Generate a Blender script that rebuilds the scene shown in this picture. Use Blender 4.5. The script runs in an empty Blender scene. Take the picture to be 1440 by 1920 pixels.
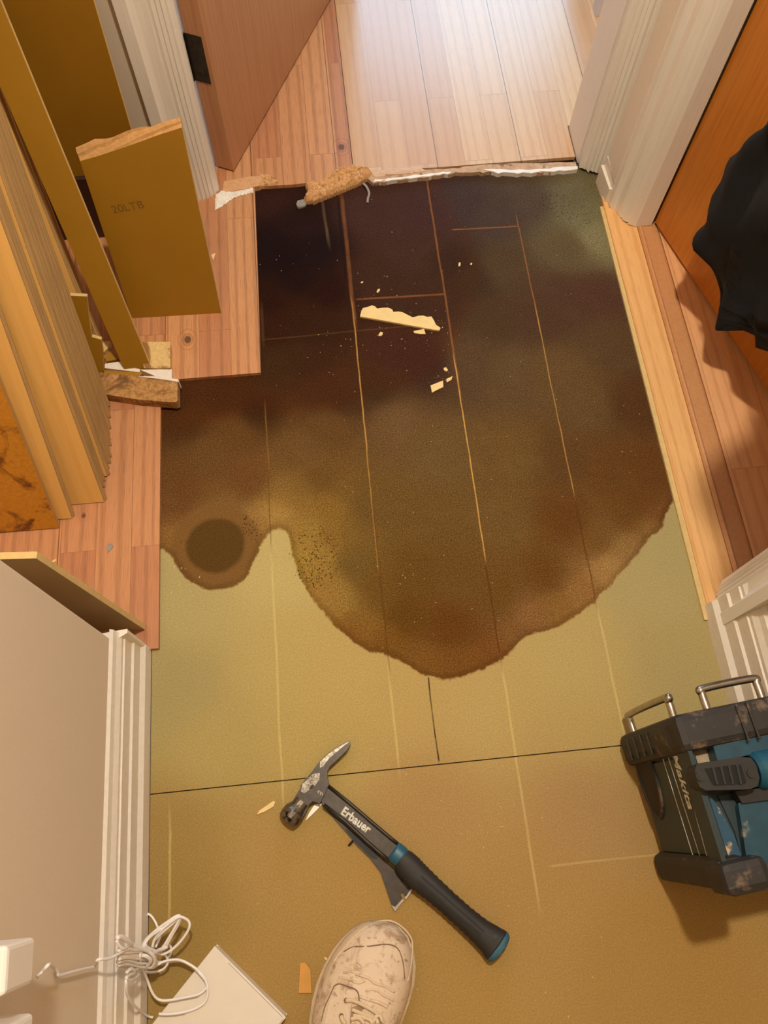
import bpy, bmesh, math, random
import numpy as np
from mathutils import Vector, Matrix, noise as mnoise
random.seed(4)
rng = np.random.default_rng(7)
C = bpy.context.scene.collection
SC = bpy.context.scene
PI = math.pi

# ------------------------------------------------------------------ camera
FPX = 1470.0; CAMH = 1.25
def nrm(v): return v/np.linalg.norm(v)
_dn = nrm(np.array([-18., 595., FPX])); _Y = nrm(np.array([-394., -3685., FPX]))
_Y = nrm(_Y-_dn*(_Y@_dn)); _up = -_dn; _X = np.cross(_Y, _up)
R3 = np.array([_X, _Y, _up]); CP = np.array([0, 0, CAMH])
cam = bpy.data.cameras.new('camera'); camo = bpy.data.objects.new('camera', cam); C.objects.link(camo)
cam.sensor_fit = 'VERTICAL'; cam.sensor_height = 36; cam.lens = 36*FPX/1920; cam.clip_start = .02
M = Matrix([[R3[i][0], -R3[i][1], -R3[i][2], CP[i]] for i in range(3)]+[[0, 0, 0, 1]])
camo.matrix_world = M; SC.camera = camo

# ------------------------------------------------------------------ world, light, exposure
SC.view_settings.view_transform = 'Standard'; SC.view_settings.look = 'None'
SC.view_settings.gamma = 1; SC.view_settings.exposure = 0.80; SC.view_settings.use_curve_mapping = False
w = bpy.data.worlds.new('world'); SC.world = w; w.use_nodes = True
w.node_tree.nodes['Background'].inputs[0].default_value = (.75, .87, 1, 1)
w.node_tree.nodes['Background'].inputs[1].default_value = 1.0
def light(name, kind, loc, energy, col, rot=None, **k):
    l = bpy.data.lights.new(name, kind); l.energy = energy; l.color = col
    for a, b in k.items(): setattr(l, a, b)
    o = bpy.data.objects.new(name, l); C.objects.link(o); o.location = loc
    if rot: o.rotation_euler = rot
    return o
LAMP = (.175, .60, 2.345)
light('hall_downlight', 'SPOT', LAMP, 76, (1, .92, .765), shadow_soft_size=.05, spot_size=math.radians(158), spot_blend=.5)
light('window_daylight', 'AREA', (.45, 3.9, 1.5), 8.5, (.48, .74, 1.0), rot=(math.radians(-68), 0, 0), shape='RECTANGLE', size=1.9, size_y=1.2)

# ------------------------------------------------------------------ measuring helpers (points taken off the photograph land on real planes)
def ray(px, py): return R3@np.array([px-720., py-960., FPX])
def fl(px, py, z=0.): r = ray(px, py); return CP+r*((z-CAMH)/r[2])
def onx(px, py, x): r = ray(px, py); return CP+r*(x/r[0])
def ony(px, py, y): r = ray(px, py); return CP+r*(y/r[1])
def onp(px, py, P0, N):
    r = ray(px, py); return CP+r*(((np.array(P0)-CP)@N)/(r@N))

# ------------------------------------------------------------------ object helpers
def tag(o, label=None, cat=None, group=None, kind=None):
    for k, v in (('label', label), ('category', cat), ('group', group), ('kind', kind)):
        if v: o[k] = v
    return o
def empty(name, loc=(0, 0, 0)):
    o = bpy.data.objects.new(name, None); C.objects.link(o); o.location = loc; o.empty_display_size = .05; return o
def mk(name, verts, faces, mats, parent=None, mi=None, smooth=False, bevel=0, sub=0, keep=False):
    me = bpy.data.meshes.new(name); me.from_pydata([tuple(map(float, v)) for v in verts], [], faces); me.update()
    if not isinstance(mats, (list, tuple)): mats = [mats]
    for m in mats: me.materials.append(m)
    if mi is not None:
        for p, i in zip(me.polygons, mi): p.material_index = i
    if not keep:
        bm = bmesh.new(); bm.from_mesh(me); bmesh.ops.recalc_face_normals(bm, faces=bm.faces); bm.to_mesh(me); bm.free()
    o = bpy.data.objects.new(name, me); C.objects.link(o)
    if parent is not None:
        o.parent = parent; o.matrix_parent_inverse = Matrix.Translation(parent.location).inverted()
    if smooth:
        for p in me.polygons: p.use_smooth = True
    if bevel:
        b = o.modifiers.new('b', 'BEVEL'); b.width = bevel; b.segments = 2; b.limit_method = 'ANGLE'; b.angle_limit = .6
        if len(mats) > 1: b.material = -1
    if sub:
        s = o.modifiers.new('s', 'SUBSURF'); s.levels = sub; s.render_levels = sub
    return o
BF = [(0, 1, 2, 3), (7, 6, 5, 4), (0, 4, 5, 1), (1, 5, 6, 2), (2, 6, 7, 3), (3, 7, 4, 0)]
class MB:
    def __init__(s): s.v = []; s.f = []; s.m = []
    def add(s, v, f, m=0):
        n = len(s.v); s.v += [tuple(map(float, p)) for p in v]; s.f += [tuple(i+n for i in q) for q in f]; s.m += [m]*len(f); return s
    def box(s, a, b, m=0):
        x0, y0, z0 = a; x1, y1, z1 = b
        return s.add([(x0, y0, z0), (x1, y0, z0), (x1, y1, z0), (x0, y1, z0), (x0, y0, z1), (x1, y0, z1), (x1, y1, z1), (x0, y1, z1)], BF, m)
    def prism(s, poly, d, m=0, mside=None):
        """closed polygon (3D points) swept by vector d"""
        n = len(poly); d = np.array(d)
        v = [np.array(p) for p in poly]+[np.array(p)+d for p in poly]
        s.add(v, [tuple(range(n)), tuple(range(2*n-1, n-1, -1))], m)
        s.add(v, [(i, (i+1) % n, n+(i+1) % n, n+i) for i in range(n)], m if mside is None else mside)
        return s
    def tube(s, pts, r, k=8, m=0, caps=True, flat=1.0):
        pts = [np.array(p, float) for p in pts]; n = len(pts)
        rs = r if isinstance(r, (list, tuple)) else [r]*n
        t0 = nrm(pts[1]-pts[0]); a = np.cross(t0, [0, 0, 1.]);
        if np.linalg.norm(a) < 1e-3: a = np.cross(t0, [1., 0, 0])
        a = nrm(a); v = []
        for i in range(n):
            t = nrm(pts[min(i+1, n-1)]-pts[max(i-1, 0)]); a = a-t*(a@t); a = nrm(a); b = np.cross(t, a)
            for j in range(k):
                q = 2*PI*j/k; v.append(pts[i]+(a*math.cos(q)+b*math.sin(q)*flat)*rs[i])
        f = [(i*k+j, i*k+(j+1) % k, (i+1)*k+(j+1) % k, (i+1)*k+j) for i in range(n-1) for j in range(k)]
        if caps: f += [tuple(range(k)), tuple(range(n*k-1, (n-1)*k-1, -1))]
        return s.add(v, f, m)
    def loft(s, rings, m=0, caps=True):
        k = len(rings[0]); n = len(rings); v = [p for r in rings for p in r]
        f = [(i*k+j, i*k+(j+1) % k, (i+1)*k+(j+1) % k, (i+1)*k+j) for i in range(n-1) for j in range(k)]
        if caps: f += [tuple(range(k)), tuple(range(n*k-1, (n-1)*k-1, -1))]
        return s.add(v, f, m)
    def build(s, name, mats, parent=None, **k): return mk(name, s.v, s.f, mats, parent, mi=s.m, **k)
def smooth_path(pts, n=8):
    p = [np.array(q, float) for q in pts]; p = [2*p[0]-p[1]]+p+[2*p[-1]-p[-2]]; out = []
    for i in range(1, len(p)-2):
        for j in range(n):
            t = j/n
            out.append(.5*((2*p[i])+(-p[i-1]+p[i+1])*t+(2*p[i-1]-5*p[i]+4*p[i+1]-p[i+2])*t*t+(-p[i-1]+3*p[i]-3*p[i+1]+p[i+2])*t**3))
    out.append(p[-2]); return out
def crop(cx, cy, ox, oy, k): return (ox+cx/k, oy+cy/k)

# ------------------------------------------------------------------ materials
def lin(c): return tuple(((x/255)/12.92 if x/255 <= .04045 else ((x/255+.055)/1.055)**2.4) for x in c)+(1,)
class NT:
    def __init__(s, name):
        s.m = bpy.data.materials.new(name); s.m.use_nodes = True; s.t = s.m.node_tree; s.b = s.t.nodes['Principled BSDF']
    def n(s, typ, ins=None, **k):
        d = s.t.nodes.new(typ)
        for a, b in k.items(): setattr(d, a, b)
        for a, b in (ins or {}).items():
            if isinstance(b, bpy.types.NodeSocket): s.t.links.new(b, d.inputs[a])
            else: d.inputs[a].default_value = b
        return d
    def math(s, op, a, b=0., c=None, clamp=False):
        i = {0: a, 1: b}
        if c is not None: i[2] = c
        return s.n('ShaderNodeMath', i, operation=op, use_clamp=clamp).outputs[0]
    def mix(s, f, a, b, mode='MIX'): return s.n('ShaderNodeMix', {0: f, 6: a, 7: b}, data_type='RGBA', blend_type=mode).outputs[2]
    def pos(s, scale=(1, 1, 1), rot=(0, 0, 0), coord='Object', loc=(0, 0, 0)):
        c = s.n('ShaderNodeTexCoord').outputs[coord]
        return s.n('ShaderNodeMapping', {0: c, 1: loc, 2: rot, 3: scale}).outputs[0]
    def noise(s, scale, vec=None, detail=3, rough=.55, dist=0.):
        i = {'Scale': scale, 'Detail': detail, 'Roughness': rough, 'Distortion': dist}
        if vec is not None: i['Vector'] = vec
        return s.n('ShaderNodeTexNoise', i)
    def ramp(s, f, stops):
        r = s.n('ShaderNodeValToRGB', {0: f}); e = r.color_ramp.elements
        while len(e) < len(stops): e.new(.5)
        for q, (p, c) in zip(e, stops): q.position = p; q.color = c if len(c) == 4 else lin(c)
        return r.outputs[0]
    def mr(s, v, a, b, c=0., d=1., t='SMOOTHSTEP'):
        return s.n('ShaderNodeMapRange', {0: v, 1: a, 2: b, 3: c, 4: d}, interpolation_type=t).outputs[0]
    def bump(s, h, strength=.3, dist=.001):
        o = s.n('ShaderNodeBump', {'Strength': strength, 'Distance': dist, 'Height': h}).outputs[0]; s.t.links.new(o, s.b.inputs['Normal'])
    def out(s, col=None, rough=.5, metal=0., spec=None):
        for k, v in (('Base Color', col), ('Roughness', rough), ('Metallic', metal), ('Specular IOR Level', spec)):
            if v is None: continue
            if isinstance(v, bpy.types.NodeSocket): s.t.links.new(v, s.b.inputs[k])
            else: s.b.inputs[k].default_value = v
        return s.m
def plain(name, c, rough=.5, metal=0., var=.12, scale=40, bump=.1, dirt=None, dirt_at=.6, coord='Object'):
    t = NT(name); p = t.pos(coord=coord); a = t.noise(scale, p, 4).outputs[0]
    c1 = lin([x*(1-var) for x in c]); c2 = lin([min(255, x*(1+var*.6)) for x in c])
    col = t.mix(a, c1, c2)
    if dirt is not None:
        d = t.noise(scale*.5, t.pos(loc=(3, 1, 2), coord=coord), 8, .7).outputs[0]; col = t.mix(t.mr(d, dirt_at, dirt_at+.12), col, lin(dirt))
    if bump: t.bump(a, bump)
    return t.out(col, rough, metal)

def wood(name, c1, c2, dark, along='Y', row=.0585, length=.42, rough=.35, strips=True, grain=1.0, off=(0, 0, 0), seam=None, knots=()):
    """three strip laminate: printed parquet strips, grain and joints"""
    t = NT(name)
    rot = (0, 0, PI/2) if along == 'Y' else (0, 0, 0)
    p = t.pos(loc=off); q = t.n('ShaderNodeVectorRotate', {0: p, 3: (PI/2 if along == 'Y' else 0.)}, rotation_type='Z_AXIS').outputs[0]
    # stretched grain coordinates
    g = t.n('ShaderNodeMapping', {0: q, 3: (2.6, 58, 58)}).outputs[0]
    base = None
    if strips:
        br = t.n('ShaderNodeTexBrick', {'Vector': q, 'Color1': (0, 0, 0, 1), 'Color2': (1, 1, 1, 1), 'Mortar': (.5, .5, .5, 1), 'Scale': 1., 'Mortar Size': .0006, 'Mortar Smooth': .3, 'Bias': 0., 'Brick Width': length, 'Row Height': row}, offset=.37, offset_frequency=2, squash=1.0)
        sh = br.outputs[0]; mort = br.outputs[1]
        gv = t.n('ShaderNodeVectorMath', {0: g, 1: t.n('ShaderNodeVectorMath', {0: sh, 3: 9.}, operation='SCALE').outputs[0]}, operation='ADD').outputs[0]
    else: sh = None; gv = g
    n1 = t.noise(1.5, gv, 5, .62, 1.2).outputs[0]
    wv = t.n('ShaderNodeTexWave', {'Vector': t.n('ShaderNodeMapping', {0: gv, 3: (.30, .62, .62)}).outputs[0], 'Scale': .40, 'Distortion': 11., 'Detail': 3., 'Detail Scale': .55}, wave_type='BANDS', bands_direction='Y').outputs[1]
    fine = t.noise(9, t.n('ShaderNodeMapping', {0: q, 3: (3, 90, 90)}).outputs[0], 3, .6).outputs[0]
    if sh is not None:
        val = t.math('ADD', t.math('MULTIPLY', t.n('ShaderNodeRGBToBW', {0: sh}).outputs[0], .62), t.math('MULTIPLY', n1, .38))
    else: val = n1
    col = t.mix(val, lin(c1), lin(c2))
    gr = t.math('MULTIPLY', t.mr(wv, .55, 1.0), .30*grain)
    gr = t.math('ADD', gr, t.math('MULTIPLY', t.mr(fine, .45, .75), .42*grain), clamp=True)
    col = t.mix(gr, col, lin(dark))
    if sh is not None: col = t.mix(t.math('MULTIPLY', mort, .35), col, lin([x*.45 for x in dark]))
    if seam is not None:      # real joints between planks
        x0, pitch = seam
        sp = t.n('ShaderNodeSeparateXYZ', {0: t.pos()}).outputs[0 if along == 'Y' else 1]
        m = t.math('PINGPONG', t.math('SUBTRACT', sp, x0), pitch/2)
        col = t.mix(t.mr(m, .0003, .0011, .75, 0), col, lin([x*.3 for x in dark]))
    for kx, ky, kr in knots:
        dv = t.n('ShaderNodeVectorMath', {0: t.pos(), 1: (kx, ky, .008)}, operation='SUBTRACT').outputs[0]
        dk = t.n('ShaderNodeVectorMath', {0: t.n('ShaderNodeMapping', {0: dv, 3: (1/kr, .75/kr, 0)}).outputs[0]}, operation='LENGTH').outputs[1]
        dk = t.math('ADD', dk, t.math('MULTIPLY', t.math('SUBTRACT', t.noise(160, t.pos(), 3).outputs[0], .5), .5))
        col = t.mix(t.math('MULTIPLY', t.mr(dk, .5, 1.0, 1, 0), .85), col, lin((72, 50, 40)))
        ringk = t.math('MULTIPLY', t.mr(t.math('SINE', t.math('MULTIPLY', dk, 7.)), .1, .9), t.mr(dk, .8, 3.2, .45, 0)); col = t.mix(ringk, col, lin(dark))
    rr = t.math('ADD', t.math('MULTIPLY', n1, .12), rough-.05)
    t.bump(fine, .08, .0005)
    return t.out(col, rr)

m_red = wood('laminate_red', (178, 114, 80), (214, 158, 108), (128, 78, 50), seam=(-.134, .175), off=(.012, .1, 0), rough=.36, knots=[(*fl(352, 637, .008)[:2], .0085), (*fl(640, 276, .008)[:2], .009), (*fl(157, 967, .008)[:2], .004)])
m_beech = wood('laminate_beech', (198, 150, 110), (222, 184, 142), (176, 128, 92), length=.5, seam=(.076, .176), off=(-.018, .23, 0), rough=.22, grain=.7)
m_beech2 = wood('laminate_amber', (228, 172, 108), (240, 192, 128), (205, 142, 84), strips=False, rough=.4, grain=1.3)
m_room2 = wood('laminate_orange', (214, 150, 100), (232, 176, 124), (184, 120, 76), length=.6, row=.0875, rough=.38, off=(.02, .3, 0))
m_pface = wood('plank_face_yellow', (226, 172, 92), (238, 190, 110), (206, 148, 72), strips=False, rough=.45, grain=.6)
m_edge = wood('plank_edge_hdf', (164, 128, 78), (196, 158, 104), (136, 100, 58), strips=False, rough=.7, grain=1.1)
m_olive = plain('backing_paper_olive', (158, 112, 16), .55, var=.06, scale=8, bump=.03)
m_core = plain('fibreboard_core', (205, 155, 95), .85, var=.18, scale=160, bump=.5)
m_core_pale = plain('fibreboard_edge_pale', (214, 184, 122), .8, var=.1, scale=90, bump=.1)
m_wall = plain('painted_wall_beige', (226, 208, 184), .7, var=.03, scale=300, bump=.05)
m_white = plain('gloss_white_paint', (240, 230, 216), .32, var=.03, scale=60, bump=.04)
m_whited = plain('white_paint_chipped', (238, 228, 214), .4, var=.06, scale=120, bump=.25, dirt=(200, 184, 160), dirt_at=.66)
m_ceil = plain('ceiling_white', (238, 236, 230), .8, var=.02)
m_concrete = plain('subfloor_grey', (110, 100, 88), .9)
m_metal_dark = plain('dark_aged_metal', (70, 62, 54), .38, .85, var=.3, scale=80, bump=.2, dirt=(35, 30, 26), dirt_at=.55)
m_chrome = plain('bare_steel', (178, 172, 162), .28, 1., var=.2, scale=60, bump=.1)
m_steel = plain('worn_steel', (124, 116, 104), .36, .9, var=.4, scale=150, bump=.3, dirt=(40, 32, 26), dirt_at=.52)
m_rubber = plain('black_rubber', (34, 30, 26), .6, var=.25, scale=60, bump=.15)
m_rubdust = plain('dusty_black_rubber', (40, 35, 31), .62, var=.3, scale=48, bump=.2, dirt=(104, 86, 68), dirt_at=.54)
m_blue = plain('blue_plastic', (28, 84, 106), .42, var=.15, scale=50, bump=.05)
m_bluedust = plain('dusty_blue_plastic', (22, 66, 84), .45, var=.35, scale=70, bump=.1, dirt=(120, 118, 108), dirt_at=.58)
m_dusty = plain('dried_plaster_dust', (176, 156, 126), .9, var=.25, scale=70, bump=.3)
m_tealshade = plain('shaded_teal_plastic', (30, 48, 52), .5, var=.2, scale=40, bump=.1, dirt=(80, 68, 50), dirt_at=.7)  # shade of the box side darkened into its blue-teal, plus brown dirt
m_print = plain('pale_print', (232, 226, 210), .5, var=.06)
m_plastic = plain('white_plastic', (238, 230, 220), .38, var=.02, scale=20, bump=0)
m_cable = plain('white_cable', (240, 232, 226), .42, var=.03, bump=0)
m_navy = plain('navy_cloth', (9, 11, 18), .85, var=.3, scale=400, bump=.3)
m_shadebrown = plain('shade_dark_brown', (58, 26, 14), .6, var=.2, scale=30)  # dark brown stands in for the shade under the olive board
m_glue = plain('grey_adhesive', (150, 142, 134), .6, var=.15, scale=90, bump=.3)
m_chipw = plain('pale_wood_splinter', (236, 206, 140), .7, var=.06, scale=90, bump=.1)

def wood_flat(name, c, dark, rough=.5, sx=3., coord='Object', stain=None, rot=0.):
    t = NT(name); q = t.pos(rot=(0, 0, rot), coord=coord)
    a = t.noise(6, t.n('ShaderNodeMapping', {0: q, 3: (28, 28, sx)}).outputs[0], 6, .6, .6).outputs[0]
    col = t.mix(t.mr(a, .35, .75), lin(c), lin(dark))
    b = t.noise(2.2, q, 2).outputs[0]; col = t.mix(t.math('MULTIPLY', b, .5), col, lin([x*.88 for x in c]))
    if stain:
        s = t.noise(11, q, 7, .65, 1.5).outputs[0]; col = t.mix(t.mr(s, .5, .62), col, lin(stain))
    return t.out(col, rough)
m_doorL = wood_flat('door_veneer_pink', (196, 140, 96), (176, 118, 78), .38, .9)
m_doorR = wood_flat('door_veneer_orange', (206, 128, 44), (186, 106, 30), .36, 1.2)
m_batten = wood_flat('stained_timber', (196, 146, 82), (120, 78, 36), .7, 8, stain=(112, 74, 34))
m_pale = wood_flat('pale_timber', (230, 198, 134), (210, 170, 104), .65, 20, stain=(150, 104, 52))
m_stained = wood_flat('stained_plank_face', (206, 140, 36), (186, 118, 24), .5, 6, stain=(110, 58, 14))
m_bar = wood_flat('threshold_bar_foil', (206, 148, 98), (196, 134, 84), .45, 6)
m_rot = plain('rotten_chipboard', (212, 162, 108), .95, var=.35, scale=120, bump=.9, dirt=(130, 84, 44), dirt_at=.56)
def emis(name, c, s):
    t = NT(name); t.b.inputs['Emission Color'].default_value = c; t.b.inputs['Emission Strength'].default_value = s; return t.out((.8, .8, .8, 1), .3)
m_pane = emis('daylit_pane', (.38, .66, 1, 1), 4.2)
m_bulb = emis('lit_bulb', (1, .86, .66, 1), 12)

# ------------------------------------------------------------------ setting: room shell
def struct(name, mb, mats, **k): o = mb.build(name, mats, **k); o['kind'] = 'structure'; return o
LW = -.350; RW = .594; BWY = 1.245; H = 2.4
struct('floor', MB().box((-1.4, -2.0, -.06), (2.2, 4.1, -.008)), m_concrete)
struct('ceiling', MB().box((-1.4, -2.0, H), (2.2, 4.1, H+.06)), m_ceil)
struct('wall_left', MB().box((-1.4, -2.0, -.06), (LW, .288, H)), m_wall, bevel=.003)
struct('wall_alcove', MB().box((-1.45, .288, -.06), (-1.2, 1.4, H)), m_wall)
struct('wall_back', MB().box((-1.2, 1.206, -.008), (-.2865, 1.345, H)).box((-.2865, BWY, -.008), (-.211, 1.345, H)).box((-.211, BWY, 2.03), (.560, 1.345, H)).box((.560, BWY, -.008), (1.9, 1.345, H)), m_wall)
struct('wall_right', MB().box((RW, -2.0, -.06), (.700, .245, H)).box((RW+.03, .245, 2.03), (.70, 1.135, H)).box((RW, 1.135, -.008), (.700, BWY, H)), m_wall)
struct('wall_rear', MB().box((-1.4, -2.06, -.06), (2.2, -2.0, H)), m_wall)
struct('wall_side', MB().box((1.9, -.4, -.06), (2.0, 4.1, H)).box((.70, -.46, -.06), (1.9, -.4, H)), m_wall)
struct('wall_far_left', MB().box((-1.25, 1.345, -.06), (-1.2, 4.0, H)), m_wall)
struct('wall_far', MB().box((-1.2, 4.0, -.06), (1.9, 4.08, .8)).box((-1.2, 4.0, 2.15), (1.9, 4.08, H)).box((-1.2, 4.0, .8), (-.6, 4.08, 2.15)).box((1.5, 4.0, .8), (1.9, 4.08, 2.15)), m_wall)
wn = struct('window_1', MB().box((-.6, 4.03, .8), (1.5, 4.06, .86)).box((-.6, 4.03, 2.09), (1.5, 4.06, 2.15)).box((-.6, 4.03, .86), (-.54, 4.06, 2.09)).box((1.44, 4.03, .86), (1.5, 4.06, 2.09)).box((.42, 4.03, .86), (.48, 4.06, 2.09)), m_white)
pn = MB().box((-.54, 4.04, .86), (.42, 4.046, 2.09)).box((.48, 4.04, .86), (1.44, 4.046, 2.09)).build('pane', m_pane, wn)

# skirting
SK = [(0, 0), (.020, 0), (.020, .034), (.0145, .044), (.0145, .076), (.0115, .080), (.0115, .112), (.0095, .114), (.0095, .122), (.0055, .133), (.004, .145), (0, .15)]
def skirt(name, x, sgn, y0, y1, mat, rag=0, d=1.):
    mb = MB(); mb.prism([(x+sgn*a*d, y0, b) for a, b in SK], (0, y1-y0, 0)); return struct(name, mb, mat)
skirt('baseboard_left', LW, 1, -2.0, .300, m_whited)
skirt('baseboard_right', RW, -1, -2.0, .285, m_whited, d=1.15)
# small end cap of the left skirting that turns the corner of the wall
struct('trim_1', MB().prism([(LW-.045, .288, 0), (LW-.045, .298, 0), (LW+.019, .304, 0), (LW+.019, .298, 0), (LW, .288, 0)], (0, 0, .128)), m_whited, bevel=.002)
struct('trim_2', MB().prism([(RW, 1.135, -.002), (RW-.014, 1.135, -.002), (RW-.018, 1.20, -.002), (RW, 1.20, -.002)], (0, 0, .045)).prism([(RW, 1.137, .045), (RW-.009, 1.137, .045), (RW-.011, 1.20, .045), (RW, 1.20, .045)], (0, 0, .02)), m_whited, bevel=.002)

struct('trim_11', MB().box((RW-.010, 1.134, .062), (RW, 1.196, 2.07)), m_white)
def casing(name, prof, z0, z1, mat=m_white):
    """prof: plan polygon (x, y); the foot is chipped a little"""
    mb = MB(); n = len(prof); v = []; lev = [z0, z0+.05, z0+.6, z1]
    for li, z in enumerate(lev):
        for i, (x, y) in enumerate(prof):
            v.append((x, y, z+(random.uniform(0, .006) if li == 0 else 0)))
    f = [(l*n+i, l*n+(i+1) % n, (l+1)*n+(i+1) % n, (l+1)*n+i) for l in range(len(lev)-1) for i in range(n)]
    f += [tuple(range(n)), tuple(range(len(lev)*n-1, (len(lev)-1)*n-1, -1))]
    mb.add(v, f); return struct(name, mb, mat)
m_brush = NT('brushed_white_paint'); _p = m_brush.pos(scale=(60, 60, 2.2)); _n = m_brush.noise(6, _p, 4).outputs[0]
m_brush.bump(_n, .5, .001)
m_casing = m_brush.out(m_brush.mix(_n, lin((234, 225, 211)), lin((248, 242, 232))), .38)
ARCH = [(0, 0), (0, .050), (.020, .050), (.0235, .044), (.029, .0385), (.037, .037), (.046, .036), (.0475, .031), (.053, .0335), (.058, .028), (.0605, .0305), (.0655, .025), (.068, .0275), (.073, .019), (.076, .0205), (.080, .014), (.085, .012), (.085, 0)]
casing('trim_3', [(-.286+u, BWY-d) for u, d in ARCH], .004, 2.07, m_casing)                         # left of the front doorway
# right of the front doorway: cut short where it dies into the right wall
casing('trim_4', [(.632-u, BWY-.001-d*.9) for u, d in ARCH if .045 <= u or u == 0][1:] + [(.60, BWY), (.60, BWY-.052), (.588, BWY-.052)], .004, 2.07, m_casing)
# far side casing of the right doorway, with its jamb
casing('trim_5', [(.660, 1.066), (.628, 1.066)]+[(RW+.038-d*.92, 1.137-u*.84) for u, d in reversed(ARCH[1:-2])]+[(.660, 1.137)], .008, 2.07, m_casing)
# near side casing of the right doorway
casing('trim_6', [(.660, .322), (.610, .322)]+[(RW+.022-d*.80, .243+u*.93) for u, d in reversed(ARCH[1:-1])]+[(.660, .243)], .008, 2.07, m_casing)
struct('trim_7', MB().box((-.226, BWY+.002, .006), (-.2085, 1.345, 2.03)), m_casing)
struct('trim_8', MB().box((.545, BWY+.002, .006), (.560, 1.345, 2.03)), m_casing)
struct('trim_9', MB().box((-.207, BWY+.002, 2.01), (.560, 1.345, 2.03)), m_casing)

# ------------------------------------------------------------------ laminate still on the floor
LZ = .0085
def plate(name, poly, z0, z1, mats): return struct(name, MB().prism([(x, y, z0) for x, y in poly], (0, 0, z1-z0)), mats)
EX = -.3165
plate('floor.001', [(EX, .300), (EX, .795), (-.134, .795), (-.131, 1.05), (-.129, 1.240), (-.2855, 1.240), (-.2855, 1.203), (-1.19, 1.203), (-1.19, .300)], .0004, LZ, m_red)
plate('floor.002', [(-1.19, 1.350), (-1.19, 3.99), (.0755, 3.99), (.0755, 1.246), (-.05, 1.238), (-.208, 1.240), (-.208, 1.350)], .0004, LZ, m_red)
plate('floor.003', [(.0765, 1.262), (.25, 1.258), (.543, 1.262), (.543, 1.350), (1.89, 1.350), (1.89, 3.99), (.0765, 3.99)], .0004, LZ, m_beech)
# strip along the right edge: tongue edge, plank, foil covered bar, next room
plate('floor.004', [(.5655, .262), (.5655, .300), (.5695, 1.128), (.5765, 1.128), (.5745, .262)], .0004, .0052, m_core_pale)
plate('floor.005', [(.5745, .262), (.5765, 1.150), (.6315, 1.150), (.6315, .262)], .0004, LZ, m_beech2)
plate('floor.006', [(.6740, -.3), (.6740, 1.24), (1.89, 1.24), (1.89, -.3)], .0004, LZ, m_room2)
mb = MB()
cs = [(.6325, .0004), (.6325, .0085), (.6350, .0125), (.6385, .0135), (.6410, .0118), (.6420, .0095), (.668, .0092), (.6725, .0080), (.6725, .0004)]
mb.prism([(x, .262, z) for x, z in cs], (0, .885, 0)); struct('trim_10', mb, m_bar, bevel=.0006)

# ------------------------------------------------------------------ underlay boards with the water stain
ST = [(303, 1028), (322, 1045), (340, 1072), (360, 1094), (380, 1104), (400, 1108), (425, 1103), (455, 1090), (468, 1078), (474, 1058), (483, 1040), (492, 1018), (500, 1004), (512, 994), (524, 990), (534, 994), (542, 1010), (548, 1040), (557, 1070), (567, 1092), (582, 1115), (598, 1140), (618, 1162), (645, 1186), (672, 1210), (690, 1222), (705, 1221), (728, 1227), (755, 1242), (785, 1262), (828, 1273), (868, 1267), (905, 1256), (932, 1243), (952, 1226), (968, 1208), (988, 1192), (1022, 1186), (1050, 1172), (1078, 1156), (1100, 1142), (1117, 1133), (1124, 1116), (1150, 1090), (1172, 1066), (1190, 1046), (1215, 1012), (1243, 990), (1250, 962), (1262, 940), (1280, 900)]
SW = np.array([fl(a, b)[:2] for a, b in ST]+[(.75, .55), (.75, 1.6), (-1.0, 1.6), (-1.0, .44), (-.40, .44)])
def sdf(P, poly):
    d = np.full(len(P), 1e9); inside = np.zeros(len(P), bool); n = len(poly)
    for i in range(n):
        a = poly[i]; b = poly[(i+1) % n]; ab = b-a; t = np.clip(((P-a)@ab)/(ab@ab), 0, 1)
        d = np.minimum(d, np.linalg.norm(P-(a+t[:, None]*ab), axis=1))
        c = ((a[1] > P[:, 1]) != (b[1] > P[:, 1])) & (P[:, 0] < (b[0]-a[0])*(P[:, 1]-a[1])/(b[1]-a[1]+1e-12)+a[0]); inside ^= c
    return np.where(inside, d, -d)
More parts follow.
